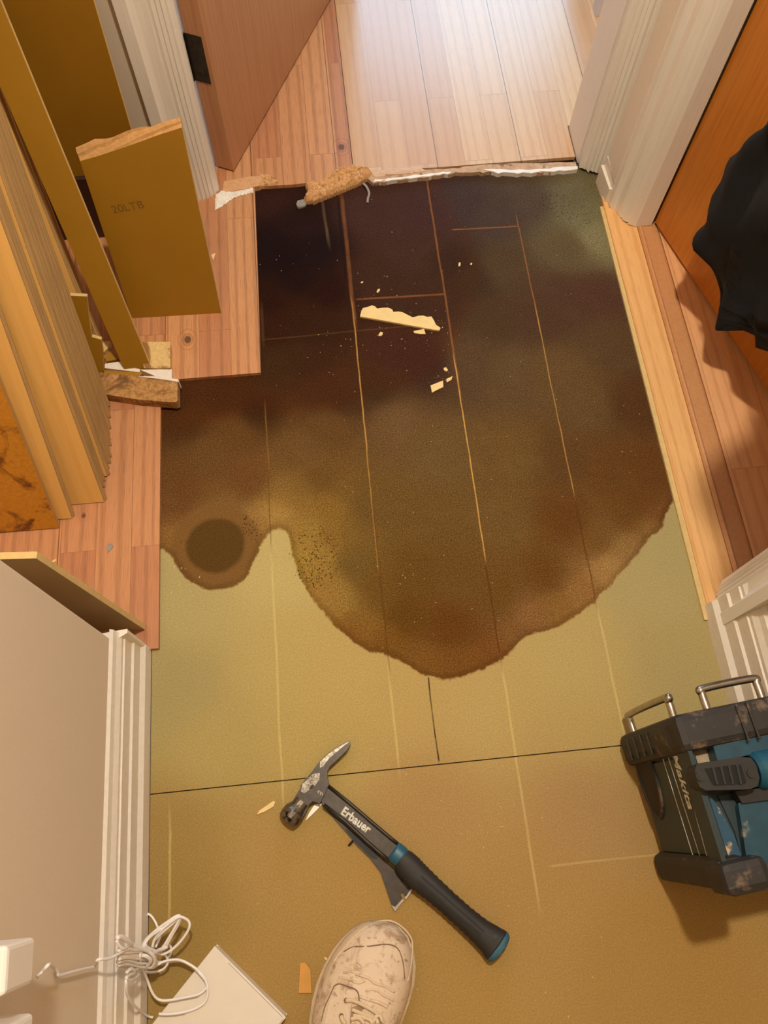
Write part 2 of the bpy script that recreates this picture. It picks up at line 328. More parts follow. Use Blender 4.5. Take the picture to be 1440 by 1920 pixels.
WET = [  # what colour the soaked board has where (pixel, sRGB)
 ((500, 370), (46, 28, 22)), ((560, 420), (34, 21, 19)), ((540, 480), (24, 14, 15)), ((510, 460), (26, 16, 16)), ((590, 470), (27, 17, 17)), ((560, 520), (28, 16, 14)), ((610, 540), (36, 18, 12)), ((500, 560), (38, 20, 12)), ((560, 590), (46, 26, 14)), ((600, 620), (48, 30, 16)),
 ((510, 620), (46, 26, 14)), ((520, 680), (54, 38, 20)), ((580, 680), (54, 34, 20)), ((340, 740), (66, 40, 20)), ((420, 750), (64, 38, 18)), ((600, 730), (62, 38, 20)), ((350, 790), (70, 44, 20)), ((480, 770), (58, 34, 16)), ((640, 750), (62, 38, 20)),
 ((700, 400), (60, 42, 36)), ((760, 460), (60, 42, 34)), ((700, 520), (56, 38, 28)), ((760, 560), (56, 38, 26)), ((800, 400), (60, 42, 38)), ((860, 380), (62, 46, 40)), ((940, 400), (68, 52, 42)), ((1000, 380), (74, 58, 44)), ((740, 660), (60, 36, 26)), ((800, 680), (58, 36, 26)), ((700, 720), (60, 40, 22)), ((830, 560), (58, 40, 28)), ((850, 500), (52, 36, 26)), ((880, 520), (58, 42, 26)),
 ((940, 500), (74, 56, 36)), ((920, 600), (70, 50, 30)), ((1000, 600), (72, 50, 32)), ((1060, 460), (88, 72, 46)), ((1090, 400), (104, 96, 66)), ((1120, 440), (118, 108, 74)), ((1070, 380), (96, 84, 58)), ((1050, 560), (74, 50, 34)), ((1120, 560), (76, 50, 36)), ((1150, 640), (82, 60, 36)), ((1040, 700), (92, 68, 38)), ((1190, 760), (78, 50, 26)), ((1100, 760), (92, 68, 38)), ((960, 700), (88, 66, 40)), ((880, 680), (82, 60, 38)),
 ((400, 850), (96, 66, 34)), ((560, 850), (98, 70, 36)), ((440, 810), (92, 62, 30)), ((620, 800), (92, 64, 32)), ((740, 800), (98, 72, 42)), ((820, 860), (98, 74, 40)), ((960, 860), (98, 72, 36)), ((1060, 860), (88, 60, 30)), ((1150, 880), (92, 60, 28)), ((1220, 880), (92, 58, 26)), ((340, 920), (94, 62, 30)), ((470, 900), (98, 64, 32)), ((600, 900), (98, 70, 32)), ((620, 950), (112, 84, 36)), ((560, 930), (112, 84, 38)), ((700, 950), (98, 72, 34)), ((800, 960), (98, 72, 34)), ((940, 980), (100, 74, 36)), ((1060, 980), (92, 58, 24)), ((1180, 970), (96, 64, 28)),
 ((400, 1020), (92, 66, 32)), ((430, 1040), (92, 66, 32)), ((370, 1000), (96, 70, 34)), ((400, 975), (118, 86, 44)), ((335, 1010), (116, 84, 42)), ((470, 985), (124, 94, 50)), ((390, 1080), (104, 76, 36)), ((450, 1060), (112, 84, 42)), ((350, 1060), (98, 66, 30)), ((325, 950), (98, 66, 34)),
 ((520, 960), (136, 106, 54)), ((530, 930), (122, 92, 44)), ((580, 1000), (128, 100, 46)), ((570, 1050), (132, 106, 46)), ((600, 1060), (128, 100, 46)), ((620, 1000), (114, 86, 38)), ((660, 1060), (100, 76, 34)), ((640, 1120), (126, 98, 46)), ((600, 1110), (128, 98, 46)), ((680, 1170), (110, 80, 34)), ((700, 1100), (98, 70, 28)), ((660, 1190), (104, 70, 28)),
 ((780, 1080), (94, 66, 26)), ((860, 1080), (96, 68, 30)), ((760, 1160), (90, 60, 20)), ((840, 1180), (92, 56, 20)), ((720, 1215), (100, 68, 26)), ((800, 1240), (100, 68, 28)), ((860, 1245), (98, 64, 26)), ((920, 1225), (98, 62, 26)), ((960, 1180), (104, 72, 36)), ((990, 1150), (114, 80, 44)), ((940, 1120), (96, 66, 26)), ((1020, 1080), (94, 62, 24)), ((1040, 1140), (112, 80, 38)), ((1090, 1110), (122, 88, 46)), ((1140, 1060), (136, 104, 60)), ((1120, 1020), (104, 72, 32)), ((1180, 1030), (122, 92, 52)), ((1220, 1000), (112, 82, 42)), ((1245, 960), (96, 62, 30)), ((1200, 940), (96, 60, 26))]
ZONE1 = [(303, 812), (360, 800), (430, 788), (480, 774), (530, 780), (600, 772), (650, 750), (710, 742), (775, 722), (820, 690), (850, 650), (872, 600), (896, 560), (900, 500), (884, 440), (850, 395), (830, 330), (830, 200), (303, 200)]
ZONE2 = [(303, 960), (345, 962), (380, 956), (430, 966), (480, 940), (540, 925), (610, 918), (650, 950), (640, 1000), (634, 1060), (655, 1110), (700, 1150), (760, 1185), (840, 1215), (900, 1200), (940, 1165), (985, 1130), (1060, 1100), (1110, 1050), (1180, 985), (1240, 930), (1400, 900), (1400, 100), (200, 100), (200, 960)]
WETP = np.array([fl(*p)[:2] for p, c in WET]); WETC = np.array([lin((c[0]*.99, c[1]*1.01, c[2]*1.06))[:3] for p, c in WET])*1.14
DRY = [((340, 1130), (190, 172, 106)), ((330, 1300), (176, 158, 96)), ((520, 1050), (204, 182, 108)), ((520, 1250), (196, 172, 98)), ((640, 1280), (200, 170, 96)), ((760, 1330), (198, 166, 94)), ((900, 1330), (198, 168, 96)), ((1080, 1250), (196, 170, 98)), ((1240, 1080), (186, 166, 102)), ((1280, 1250), (182, 160, 96)), ((1100, 1370), (194, 164, 92)), ((400, 1400), (188, 164, 92)), ((600, 1400), (196, 168, 92)),
 ((330, 1560), (168, 136, 72)), ((500, 1600), (184, 148, 80)), ((800, 1500), (184, 146, 84)), ((1100, 1500), (182, 142, 84)), ((340, 1700), (164, 132, 66)), ((700, 1680), (184, 146, 76)), ((1000, 1700), (184, 144, 78)), ((1200, 1800), (178, 138, 70)), ((500, 1880), (180, 142, 74)), ((900, 1880), (184, 146, 76))]
DRYP = np.array([fl(*p)[:2] for p, c in DRY]); DRYC = np.array([lin((c[0]*.925, c[1]*.945, c[2]*1.06))[:3] for p, c in DRY])
def blend(P, Q, V, h):
    out = np.zeros((len(P), 3))
    for s in range(0, len(P), 20000):
        d2 = ((P[s:s+20000, None, :]-Q[None])**2).sum(2); wt = 1/(d2+h*h)**2.2; out[s:s+20000] = (wt@V)/wt.sum(1)[:, None]
    return out
MOULD = [((595, 1060), 26, 1.1), ((590, 1030), 32, .95), ((605, 1075), 16, 1.), ((465, 988), 14, .9), ((480, 1005), 12, .6), ((615, 985), 40, .35), ((345, 1020), 10, .5), ((1075, 400), 45, .5), ((1040, 380), 30, .6), ((1120, 440), 40, .4), ((1160, 1030), 35, .35), ((1110, 1080), 35, .3), ((640, 1110), 30, .3)]

def underlay_material():
    t = NT('green_fibreboard_underlay')
    geo = t.n('ShaderNodeNewGeometry').outputs['Position']; sep = t.n('ShaderNodeSeparateXYZ', {0: geo}); X = sep.outputs[0]; Y = sep.outputs[1]
    A = lambda n, k: t.n('ShaderNodeAttribute', attribute_name=n).outputs[k]
    wet = A('wet', 0); dry = A('dry', 0); sd = A('sd', 2); mo = A('mould', 2)
    nl = t.noise(22, geo, 6, .65).outputs[0]; nm = t.noise(110, geo, 4, .6).outputs[0]; nf = t.noise(420, geo, 4, .75).outputs[0]
    sdn = t.math('ADD', sd, t.math('ADD', t.math('MULTIPLY', t.math('SUBTRACT', nl, .5), .016), t.math('MULTIPLY', t.math('SUBTRACT', nm, .5), .008)))
    k = t.mr(sdn, -.0022, .0022)
    # fibres
    fib = t.noise(60, t.n('ShaderNodeMapping', {0: geo, 3: (1, 9, 1), 2: (0, 0, .5)}).outputs[0], 4, .7, 2.).outputs[0]
    dcol = t.mix(t.mr(nf, .3, .75), t.mix(1., dry, (.80, .80, .78, 1), 'MULTIPLY'), t.mix(1., dry, (1.14, 1.12, 1.1, 1), 'MULTIPLY'))
    dcol = t.mix(t.math('MULTIPLY', t.mr(fib, .62, .72), .14), dcol, lin((226, 206, 140)))
    dcol = t.mix(t.math('MULTIPLY', t.mr(nm, .66, .74), .2), dcol, lin((120, 92, 44)))
    wcol = t.mix(t.mr(nf, .3, .75), t.mix(1., wet, (.66, .66, .66, 1), 'MULTIPLY'), t.mix(1., wet, (1.36, 1.36, 1.36, 1), 'MULTIPLY'))
    wcol = t.mix(t.math('MULTIPLY', t.mr(nl, .45, .75), .35), wcol, t.mix(1., wet, (1.25, 1.3, 1.35, 1), 'MULTIPLY'))
    wcol = t.mix(t.math('MULTIPLY', t.mr(t.noise(45, geo, 5, .7).outputs[0], .55, .7), .3), wcol, t.mix(1., wet, (.62, .58, .52, 1), 'MULTIPLY'))
    wob2 = t.math('MULTIPLY', t.math('SUBTRACT', nl, .5), .05)
    z1 = t.mr(t.math('ADD', A('zone1', 2), wob2), -.010, .010); z2 = t.mr(t.math('ADD', A('zone2', 2), wob2), -.014, .008)
    wcol = t.mix(z1, t.mix(1., wcol, (1.06, 1.06, 1.04, 1), 'MULTIPLY'), t.mix(1., wcol, (1.16, .96, .84, 1), 'MULTIPLY'))
    wcol = t.mix(z2, t.mix(1., wcol, (1.18, 1.16, 1.12, 1), 'MULTIPLY'), wcol)
    cq = fl(404, 1022); dc = t.n('ShaderNodeVectorMath', {0: geo, 1: tuple(cq)}, operation='DISTANCE').outputs[1]
    dc = t.math('ADD', dc, t.math('MULTIPLY', t.math('SUBTRACT', nl, .5), .012))
    wcol = t.mix(t.math('MULTIPLY', t.mr(dc, .068, .082, 1, 0), .95), wcol, t.mix(t.mr(dc, .044, .054), lin((88, 64, 30)), lin((122, 90, 48))))
    wcol = t.mix(t.mr(nf, .35, .72), t.mix(1., wcol, (.80, .80, .80, 1), 'MULTIPLY'), t.mix(1., wcol, (1.2, 1.2, 1.2, 1), 'MULTIPLY'))
    # darker tide line just inside the edge
    tide = t.math('MULTIPLY', t.mr(sdn, 0, .003), t.mr(sdn, .004, .014, 1, 0)); wcol = t.mix(t.math('MULTIPLY', tide, .5), wcol, t.mix(1., wet, (.68, .6, .5, 1), 'MULTIPLY'))
    col = t.mix(k, dcol, wcol)
    # mould specks
    vo = t.n('ShaderNodeTexVoronoi', {'Vector': geo, 'Scale': 210.}, feature='F1').outputs[0]
    sp = t.math('MULTIPLY', t.mr(vo, .18, .34, 1, 0), t.mr(t.math('MULTIPLY', mo, t.mr(nl, .3, .6, .5, 1.3)), .30, .6)); col = t.mix(t.math('MULTIPLY', sp, .85), col, lin((44, 24, 10)))
    # lines left by the joints of the laminate that lay on top
    wob = t.math('MULTIPLY', t.math('SUBTRACT', t.noise(9, geo, 3).outputs[0], .5), .006)
    def vline(x0, ya, yb, wd, c, st, fade=.02, slope=0.):
        nonlocal col
        xx = t.math('SUBTRACT', t.math('SUBTRACT', X, x0), wob)
        if slope: xx = t.math('SUBTRACT', xx, t.math('MULTIPLY', t.math('SUBTRACT', Y, ya), slope))
        m = t.mr(t.math('ABSOLUTE', xx), wd*.35, wd, 1, 0)
        m = t.math('MULTIPLY', m, t.math('MULTIPLY', t.mr(Y, ya-fade, ya+fade), t.mr(Y, yb-fade, yb+fade, 1, 0)))
        m = t.math('MULTIPLY', m, t.mr(nl, .25, .6, st*.55, st)); col = t.mix(m, col, lin(c))
    def hline(y0, xa, xb, wd, c, st, slope=0.):
        nonlocal col
        yy = t.math('SUBTRACT', t.math('SUBTRACT', Y, y0), t.math('MULTIPLY', wob, .5))
        if slope: yy = t.math('SUBTRACT', yy, t.math('MULTIPLY', t.math('SUBTRACT', X, xa), slope))
        m = t.mr(t.math('ABSOLUTE', yy), wd*.35, wd, 1, 0)
        m = t.math('MULTIPLY', m, t.math('MULTIPLY', t.mr(X, xa-.004, xa+.004), t.mr(X, xb-.004, xb+.004, 1, 0)))
        m = t.math('MULTIPLY', m, t.mr(nl, .25, .6, st*.55, st)); col = t.mix(m, col, lin(c))
    PL = (196, 148, 76); BR = (84, 44, 12); FA = (222, 200, 132); RU = (150, 96, 54)
    vline(.0455, .62, .95, .0018, PL, .8); vline(.047, .89, 1.21, .0052, RU, .42); vline(.045, .40, .62, .0014, PL, .55); vline(.046, .22, .52, .0020, BR, .45)
    vline(.038, 1.00, 1.20, .0036, (30, 18, 14), .7, slope=0.0)
    vline(float(fl(613, 420)[0]), 1.09, 1.20, .0042, (112, 92, 66), .5, .03, slope=-.05)
    vline(.2265, .72, 1.25, .0026, RU, .62); vline(.2255, .40, .80, .0016, (206, 158, 82), .9); vline(.225, .22, .40, .0018, BR, .7)
    vline(.397, .84, 1.12, .0018, RU, .75); vline(.3965, .50, .90, .0014, (190, 146, 80), .7); vline(.396, .30, .50, .0018, BR, .6)
    vline(-.130, .60, .73, .0016, (150, 110, 56), .5); vline(-.131, .46, .60, .0014, BR, .55); vline(-.128, .86, .95, .0040, (96, 66, 36), .5)
    vline(.1063, .086, .214, .0016, (40, 26, 10), .95, .003)
    for x, a, b in ((-.132, .05, .43), (.045, .08, .24), (.225, -.12, .22), (.397, .10, .30), (-.30, -.1, .05)): vline(x, a, b, .0026, FA, .34, .03)
    hline(.948, .055, .225, .0030, RU, .55, -.02); hline(1.10, .262, .394, .0022, RU, .75, -.02); hline(.872, -.13, .22, .0022, (112, 80, 50), .32, .02); hline(-.075, .25, .42, .002, FA, .25)
    t.bump(t.math('ADD', nf, fib), .35, .0006)
    rr = t.math('SUBTRACT', .9, t.math('MULTIPLY', k, .12))
    return t.out(col, rr, spec=.04)
m_under = underlay_material()
def underlay(label, x0, x1, y0, y1, step=.004, zt=0.):
    xs = np.linspace(x0, x1, max(3, int((x1-x0)/step)+1)); ys = np.linspace(y0, y1, max(3, int((y1-y0)/step)+1)) if y0 > -.5 else np.concatenate([np.linspace(y0, -.38, 8)[:-1], np.linspace(-.38, y1, int((y1+.38)/step)+1)])
    nx, ny = len(xs), len(ys); GX, GY = np.meshgrid(xs, ys); P = np.stack([GX.ravel(), GY.ravel()], 1)
    top = np.column_stack([P, np.full(len(P), zt)])
    v = [tuple(p) for p in top.tolist()]; f = []
    for j in range(ny-1):
        b = j*nx
        for i in range(nx-1): f.append((b+i, b+i+1, b+nx+i+1, b+nx+i))
    # sides and underside
    rim = [i for i in range(nx)]+[(j+1)*nx-1 for j in range(1, ny)]+[(ny-1)*nx+i for i in range(nx-2, -1, -1)]+[j*nx for j in range(ny-2, 0, -1)]
    n0 = len(v); v += [(v[i][0], v[i][1], -.0079) for i in rim]; k = len(rim)
    f += [(rim[i], n0+i, n0+(i+1) % k, rim[(i+1) % k]) for i in range(k)]; f.append(tuple(n0+i for i in range(k-1, -1, -1)))
    o = mk('underlay_board', v, f, m_under, keep=True); me = o.data
    Pa = np.concatenate([P, P[rim]]); n = len(Pa)
    s = me.attributes.new('sd', 'FLOAT', 'POINT'); s.data.foreach_set('value', sdf(Pa, SW).astype('f'))
    for nm, Q, V, h in (('wet', WETP, WETC, .022), ('dry', DRYP, DRYC, .06)):
        a = me.attributes.new(nm, 'FLOAT_COLOR', 'POINT'); c = np.ones((n, 4), 'f'); c[:, :3] = blend(Pa, Q, V, h); a.data.foreach_set('color', c.ravel())
    for nm, Z in (('zone1', ZONE1), ('zone2', ZONE2)):
        a = me.attributes.new(nm, 'FLOAT', 'POINT'); a.data.foreach_set('value', sdf(Pa, np.array([fl(*q)[:2] for q in Z])).astype('f'))
    mo = np.zeros(n)
    for p, r, st in MOULD:
        q = fl(*p)[:2]; mo = np.maximum(mo, st*np.exp(-((Pa-q)**2).sum(1)/(2*(r*.00105)**2)))
    a = me.attributes.new('mould', 'FLOAT', 'POINT'); a.data.foreach_set('value', mo.astype('f'))
    tag(o, label, 'underlay board')
SEAM = .0815
underlay('green fibreboard underlay board nearest the camera, under hammer and shoe, dry all over', LW+.021, RW-.024, -1.6, SEAM-.0008)
underlay('green underlay board left of the short dark seam, soaked brown with a round stain', LW+.021, .1063, SEAM+.0008, 1.255)
underlay('green underlay board right of the short dark seam, soaked brown up to the doorway', .1063, RW-.002, SEAM+.0008, 1.255)

# ------------------------------------------------------------------ doors
UPZ = np.array([0, 0, 1.])
def leaf(name, P, d, wdt, th, z0, z1, mat):
    d = nrm(np.array([d[0], d[1], 0])); nn = np.array([-d[1], d[0], 0]); P = np.array([P[0], P[1], 0.])
    q = [P, P+d*wdt, P+d*wdt+nn*th, P+nn*th]
    o = MB().prism([p+UPZ*z0 for p in q], UPZ*(z1-z0)).build(name, mat, bevel=.0015); o['kind'] = 'structure'; return o, P, d, nn
dl, DP, DD, DN = leaf('door_1', (-.170, 1.281), (.427, .904), .72, .040, .013, 2.0, m_doorL)
hp = [DP+DN*.0395-DD*.0012+UPZ*.213, DP+DN*.008-DD*.0012+UPZ*.213, DP+DN*.008-DD*.0012+UPZ*.305, DP+DN*.0395-DD*.0012+UPZ*.305]
hg = MB().prism(hp, DD*.0022)
for z in (.228, .290):
    for a in (.016, .028): c0 = DP+DN*a-DD*.0012+UPZ*z; hg.tube([c0, c0-DD*.0016], .0032, 10)
hg.tube([DP+DN*.0430-DD*.002+UPZ*.213, DP+DN*.0430-DD*.002+UPZ*.305], .0042, 10)
hg.build('hinge', m_metal_dark, dl)
dr, EP, ED, EN = leaf('door_2', (.6665, 1.070), (.128, -.441), .74, .040, .0165, 2.0, m_doorR)
# lever handle and a coat hook on the orange door (both above the frame)
hk = MB().tube([EP+ED*.30-EN*.0+UPZ*1.62, EP+ED*.30-EN*.05+UPZ*1.615, EP+ED*.30-EN*.06+UPZ*1.64], .006, 10).tube([EP+ED*.30-EN*.001+UPZ*1.60, EP+ED*.30-EN*.006+UPZ*1.60], .018, 16)
hk.build('coat_hook', m_chrome, dr)

# garment hanging on the orange door: folded cloth, unseen upper bulge added to cast the round floor shadow
def garment():
    nu, nz = 46, 90; v = []
    PO = EP-EN*.05; prof = []
    for px, py in [(1372, 585), (1368, 560), (1362, 540), (1350, 515), (1343, 500), (1335, 466), (1321, 444), (1322, 424), (1338, 392), (1351, 352), (1374, 312), (1398, 264), (1430, 240), (1470, 205)]:
        q = onp(px, py, PO, EN); prof.append((q[2], (q-EP)@ED))
    zl = prof[-1][0]; prof = [p for i, p in enumerate(prof) if all(p[0] >= q[0] for q in prof[:i])]
    prof += [(max(zl+.05, .50), .22), (.62, .37), (.70, .42), (.95, .44), (1.12, .43), (1.3, .42), (1.45, .40), (1.60, .38), (1.64, .38)]
    ZB = min(p[0] for p in prof)
    bul = [(.1, .085), (.3, .09), (.45, .10), (.6, .14), (.70, .31), (.82, .38), (.98, .36), (1.15, .20), (1.3, .12), (1.5, .07), (1.64, .03)]
    pz = [p[0] for p in prof]; pu = [p[1] for p in prof]; bz = [p[0] for p in bul]; bb = [p[1] for p in bul]
    rows = []
    for j in range(nz):
        t = j/(nz-1); row = []
        for i in range(nu):
            a = 2*PI*i/nu
            z = ZB+(1.64-ZB)*t**1.3
            uL = np.interp(z, pz, pu)+.006*math.sin(37*z)+.004*math.sin(91*z+1); uR = .68 if z < 1.2 else .68-(z-1.2)*.5
            B = np.interp(z, bz, bb)
            ca, sa = math.cos(a), math.sin(a)
            u = (uL+uR)/2+(uR-uL)/2*np.sign(ca)*abs(ca)**.75
            fold = .012*math.sin(u*58+z*9+2*math.sin(z*7))+.008*math.sin(u*31-z*21)+.006*math.sin(u*90+z*31)
            zsh = .95*min(.30, max(0, u-.315))*(1-t)**2
            nd = B/2+.004+(B/2)*np.sign(sa)*abs(sa)**.7
            if sa > .1: nd += fold*min(1, sa*1.5)
            zz = z+zsh
            if t < .05: zz = z+zsh+(.05-t)/.05*(.010*math.sin(u*40)-.02*min(1, max(0, (u-.30)/.1)))
            row.append(EP+ED*u-EN*max(nd, .003)+UPZ*zz)
        rows.append(row)
    mb = MB().loft(rows); o = mb.build('jacket', m_navy, smooth=True)
    return tag(o, 'dark navy cloth garment hanging against the orange wooden door at the right', 'garment')
garment()

# ------------------------------------------------------------------ leaning boards
def onto(pts, P0, N): return [onp(a, b, P0, N) for a, b in pts]
def cut_board(name, pts, P0, updir, th, mats, label, cat, group=None, xdir=(1, 0, 0), front=0, side=1, bevel=.0006):
    up = nrm(np.array(updir, float)); xd = np.array(xdir, float); xd = nrm(xd-up*(xd@up)); N = np.cross(xd, up)
    if N[1] > 0: N = -N
    poly = onto(pts, P0, N); poly = [p+UPZ*(0) for p in poly]
    return tag(MB().prism(poly, -N*th, front, side).build(name, mats, bevel=bevel), label, cat, group), N, poly
ZL = LZ
# A: long narrow olive strip
uA = np.array([-.116, .432, .894])
A0 = fl(285, 705, ZL+.001)
def strip_board(name, B0, up, xdir, wdt, L, th, mats, label, cat, group=None, tongue=False, parent=None):
    up = nrm(np.array(up, float)); xd = np.array(xdir, float); xd = nrm(xd-up*(xd@up)); N = np.cross(xd, up)
    if N[1] > 0: N = -N
    # local frame: x width (0 at the visible right corner, negative leftwards), y length, z front normal
    mb = MB()
    def bx(x0, x1, z0, z1, m, y0=0., y1=L): mb.box((x0, y0, z0), (x1, y1, z1), m)
    mb.prism([(-wdt, 0, 0), (0, 0, 0), (0, L, 0), (-wdt, L, 0)], (0, 0, -.0006), 0, 0)
    mb.prism([(-wdt, 0, -.0006), (0, 0, -.0006), (0, L, -.0006), (-wdt, L, -.0006)], (0, 0, -(th-.0006)), 1, 1)
    if tongue: mb.prism([(0, 0, -.0032), (.0042, 0, -.0038), (.0042, L, -.0038), (0, L, -.0032)], (0, 0, -.0028), 1, 1)
    o = mb.build(name, mats)
    Mx = Matrix(((xd[0], up[0], N[0], B0[0]), (xd[1], up[1], N[1], B0[1]), (xd[2], up[2], N[2], B0[2]), (0, 0, 0, 1)))
    if np.linalg.det(np.array([xd, up, N])) < 0:
        for vv in o.data.vertices: vv.co.x *= -1
        o.data.flip_normals(); Mx = Matrix(((-xd[0], up[0], N[0], B0[0]), (-xd[1], up[1], N[1], B0[1]), (-xd[2], up[2], N[2], B0[2]), (0, 0, 0, 1)))
    o.matrix_world = Mx
    if label: tag(o, label, cat, group)
    return o
OL = [m_olive, m_core_pale]
strip_board('laminate_offcut', A0+np.array([0, .012, .003]), uA, (1, .04, 0), .047, .76, .0085, OL, 'long narrow olive-backed strip leaning between the plank stack and the short broken board', 'laminate offcut')
# B: short board, its top snapped off to bare fibreboard
upB = np.array([0, .305, .952]); B0 = fl(415, 587, ZL)
NB = nrm(np.cross([1, -.02, 0], upB)); NB = NB if NB[1] < 0 else -NB
ptsB = [(415, 587), (335, 600*0+592), (255, 601), (247, 596), (150, 302), (185, 292), (245, 272), (300, 252), (341, 239)]
polyB = onto(ptsB, B0, NB)
broot = tag(empty('broken_laminate_board', tuple(polyB[0])), 'short wide olive-backed laminate board leaning upright, its top snapped off to raw fibreboard', 'laminate offcut')
MB().prism(polyB, -NB*.0085, 0, 1).build('board', OL, broot, bevel=.0006)
# fracture: rough sloping core above the olive paper
lo = onto([(150, 302), (168, 297), (185, 292), (205, 286), (225, 279), (245, 272), (262, 266), (280, 259), (300, 252), (320, 246), (341, 239)], B0, NB)
hi = onto([(141, 276), (160, 268), (178, 262), (198, 261), (212, 255), (228, 248), (240, 246), (262, 240), (285, 236), (310, 226), (338, 222)], B0-NB*.0085, NB)
rows = []
for k in range(7):
    t = k/6; rows.append([a*(1-t)+b*t+(-NB*-.0012*math.sin(7*i+5*k)+upB*.0016*math.sin(11*i+3*k))*(1 if 0 < k else 0)-NB*.0002 for i, (a, b) in enumerate(zip(lo, hi))])
back = [p-NB*.0 for p in onto([(141, 276)]*1, B0-NB*.0085, NB)]
mbx = MB(); n = len(lo); v = [p for r_ in rows for p in r_]
mbx.add(v, [(r_*n+i, r_*n+i+1, (r_+1)*n+i+1, (r_+1)*n+i) for r_ in range(6) for i in range(n-1)])
lob = [p-NB*.0085 for p in lo]; mbx.add(rows[0]+lob, [(i, i+1, n+i+1, n+i) for i in range(n-1)]); mbx.add(lob+rows[-1], [(i, i+1, n+i+1, n+i) for i in range(n-1)])
mbx.add([rows[k][0] for k in range(7)]+[lob[0]], [tuple(range(8))]); mbx.add([rows[k][-1] for k in range(7)]+[lob[-1]], [tuple(range(8))])
tag(mbx.build('snapped_edge', m_core, broot), 'rough tan fibreboard break')
tx = bpy.data.curves.new('t', 'FONT')
def text_obj(name, body, size, origin, xd, up, mat, parent=None, ext=.0003, shear=0., sx=1., space=1., bold=0.):
    cu = bpy.data.curves.new(name, 'FONT'); cu.body = body; cu.size = size; cu.extrude = ext; cu.shear = shear; cu.space_character = space; cu.offset = bold; cu.resolution_u = 4
    tmp = bpy.data.objects.new('tmp_text', cu); C.objects.link(tmp); dg = bpy.context.evaluated_depsgraph_get(); me = bpy.data.meshes.new_from_object(tmp.evaluated_get(dg)); bpy.data.objects.remove(tmp)
    xd = nrm(np.array(xd, float)); up = np.array(up, float); up = nrm(up-xd*(up@xd)); N = np.cross(xd, up)
    for vv in me.vertices:
        p = np.array(origin)+xd*vv.co.x*sx+up*vv.co.y+N*vv.co.z; vv.co = Vector(p)
    me.materials.clear(); me.materials.append(mat); o = bpy.data.objects.new(name, me); C.objects.link(o)
    if parent is not None: o.parent = parent; o.matrix_parent_inverse = Matrix.Translation(parent.location).inverted()
    return o
bpy.data.curves.remove(tx)
m_stamp = plain('faded_stamp_ink', (118, 84, 26), .6, bump=0)
tp = onp(212, 400, B0, NB); tq = onp(290, 386, B0, NB)
text_obj('stamp', '20LTB', .019, tp+NB*.0002, tq-tp, upB, m_stamp, broot, ext=.0001, sx=1.1)

# C: big olive board leaning on the back wall behind
P0C = ony(150, 331, 1.142); upC = np.array([0, .038, 1.])
oC, NC, pC = cut_board('laminate_plank', [(245+23, 320), (131, 332), (0, 334), (-160, 336), (-330, -300), (85, -300), (175, 0), (245, 240)], P0C, upC, .009, OL, 'largest olive-backed board, standing upright against the beige wall at top left', 'laminate plank')
zc = min(p[2] for p in pC)
tag(MB().prism([(-.60, 1.135, ZL+.0004), (-.312, 1.135, ZL+.0004), (-.312, 1.203, ZL+.0004), (-.60, 1.203, ZL+.0004)], (0, 0, zc-ZL-.001)).build('shade_block', m_shadebrown, bevel=.002), 'added dark brown block painted for the shade under the large olive board', 'added block')  # added support, coloured dark for the shaded recess below the board

# stack of planks, leaning together against the back wall
UP = np.array([.004, .420, .9075]); XD = np.array([1, 0, 0]); W = .19
PF = [m_pface, m_edge]
NS = nrm(np.cross(XD, UP)); NS = NS if NS[1] < 0 else -NS
p3 = fl(195, 941, ZL+.002)
strip_board('laminate_plank', p3, UP, XD, W, 1.28, .0095, PF, 'yellow-faced laminate plank with a small dark knot hole, front of the leaning stack', 'laminate plank', tongue=True)
G = 'laminate planks standing in the leaning stack'
ORD = ['next behind', 'second behind', 'third behind', 'fourth behind', 'fifth behind', 'sixth behind', 'seventh behind', 'eighth behind', 'ninth behind', 'tenth behind', 'eleventh behind', 'twelfth behind', 'thirteenth behind', 'fourteenth behind', 'fifteenth behind', 'sixteenth behind']
offs = [-.012, -.011, -.010, -.002, -.003, .000, .001, -.001, .001, .000, -.001, .001, -.001, .001, -.001, .000]
base = None; NR = nrm(np.array([0, -.9075, .42]))
def edge_line(a, b, y):
    P0 = np.array([0, y, ZL]); qa, qb = onp(a[0], a[1], P0, NR), onp(b[0], b[1], P0, NR); u = nrm(qb-qa); u = u if u[2] > 0 else -u
    return qa-u*((qa[2]-ZL-.0045)/u[2]), u
def place_plank(B, u, L, lab):
    global base
    Bv = np.array(B); xd = nrm(XD-u*(XD@u)); N = np.cross(xd, u)
    if base is None: o = base = strip_board('laminate_plank', Bv, UP, XD, W, 1.0, .0095, PF, lab, 'laminate plank', G, tongue=True)
    else: o = base.copy(); C.objects.link(o)
    neg = -1 if N[1] > 0 else 1
    N = N*neg; X0 = -xd if np.linalg.det(np.array([xd, u, N])) < 0 else xd
    o.matrix_world = Matrix(((X0[0], u[0]*L, N[0], Bv[0]), (X0[1], u[1]*L, N[1], Bv[1]), (X0[2], u[2]*L, N[2], Bv[2]), (0, 0, 0, 1)))
    o['label'] = lab; return o
Bf, uf = np.array([p3[0]+.008, p3[1], ZL+.0045]), nrm(UP)
Br, ur = edge_line((204, 768), (126, 555), .745)
nst = 16
for i in range(nst):
    y = p3[1]+.0113*(i+1)+.002; t = (i/(nst-1)); u = nrm(uf*(1-t**2)+ur*t**2); u = nrm(np.array([u[0], .42*u[2]/.9075, u[2]]))
    B = np.array([Bf[0]*(1-t)+Br[0]*t+offs[i], y, ZL+.0045])
    place_plank(B, u, min(1.28, (1.150-y)/.42), 'laminate plank showing its brown tongued edge, %s the yellow-faced plank in the stack' % ORD[i])
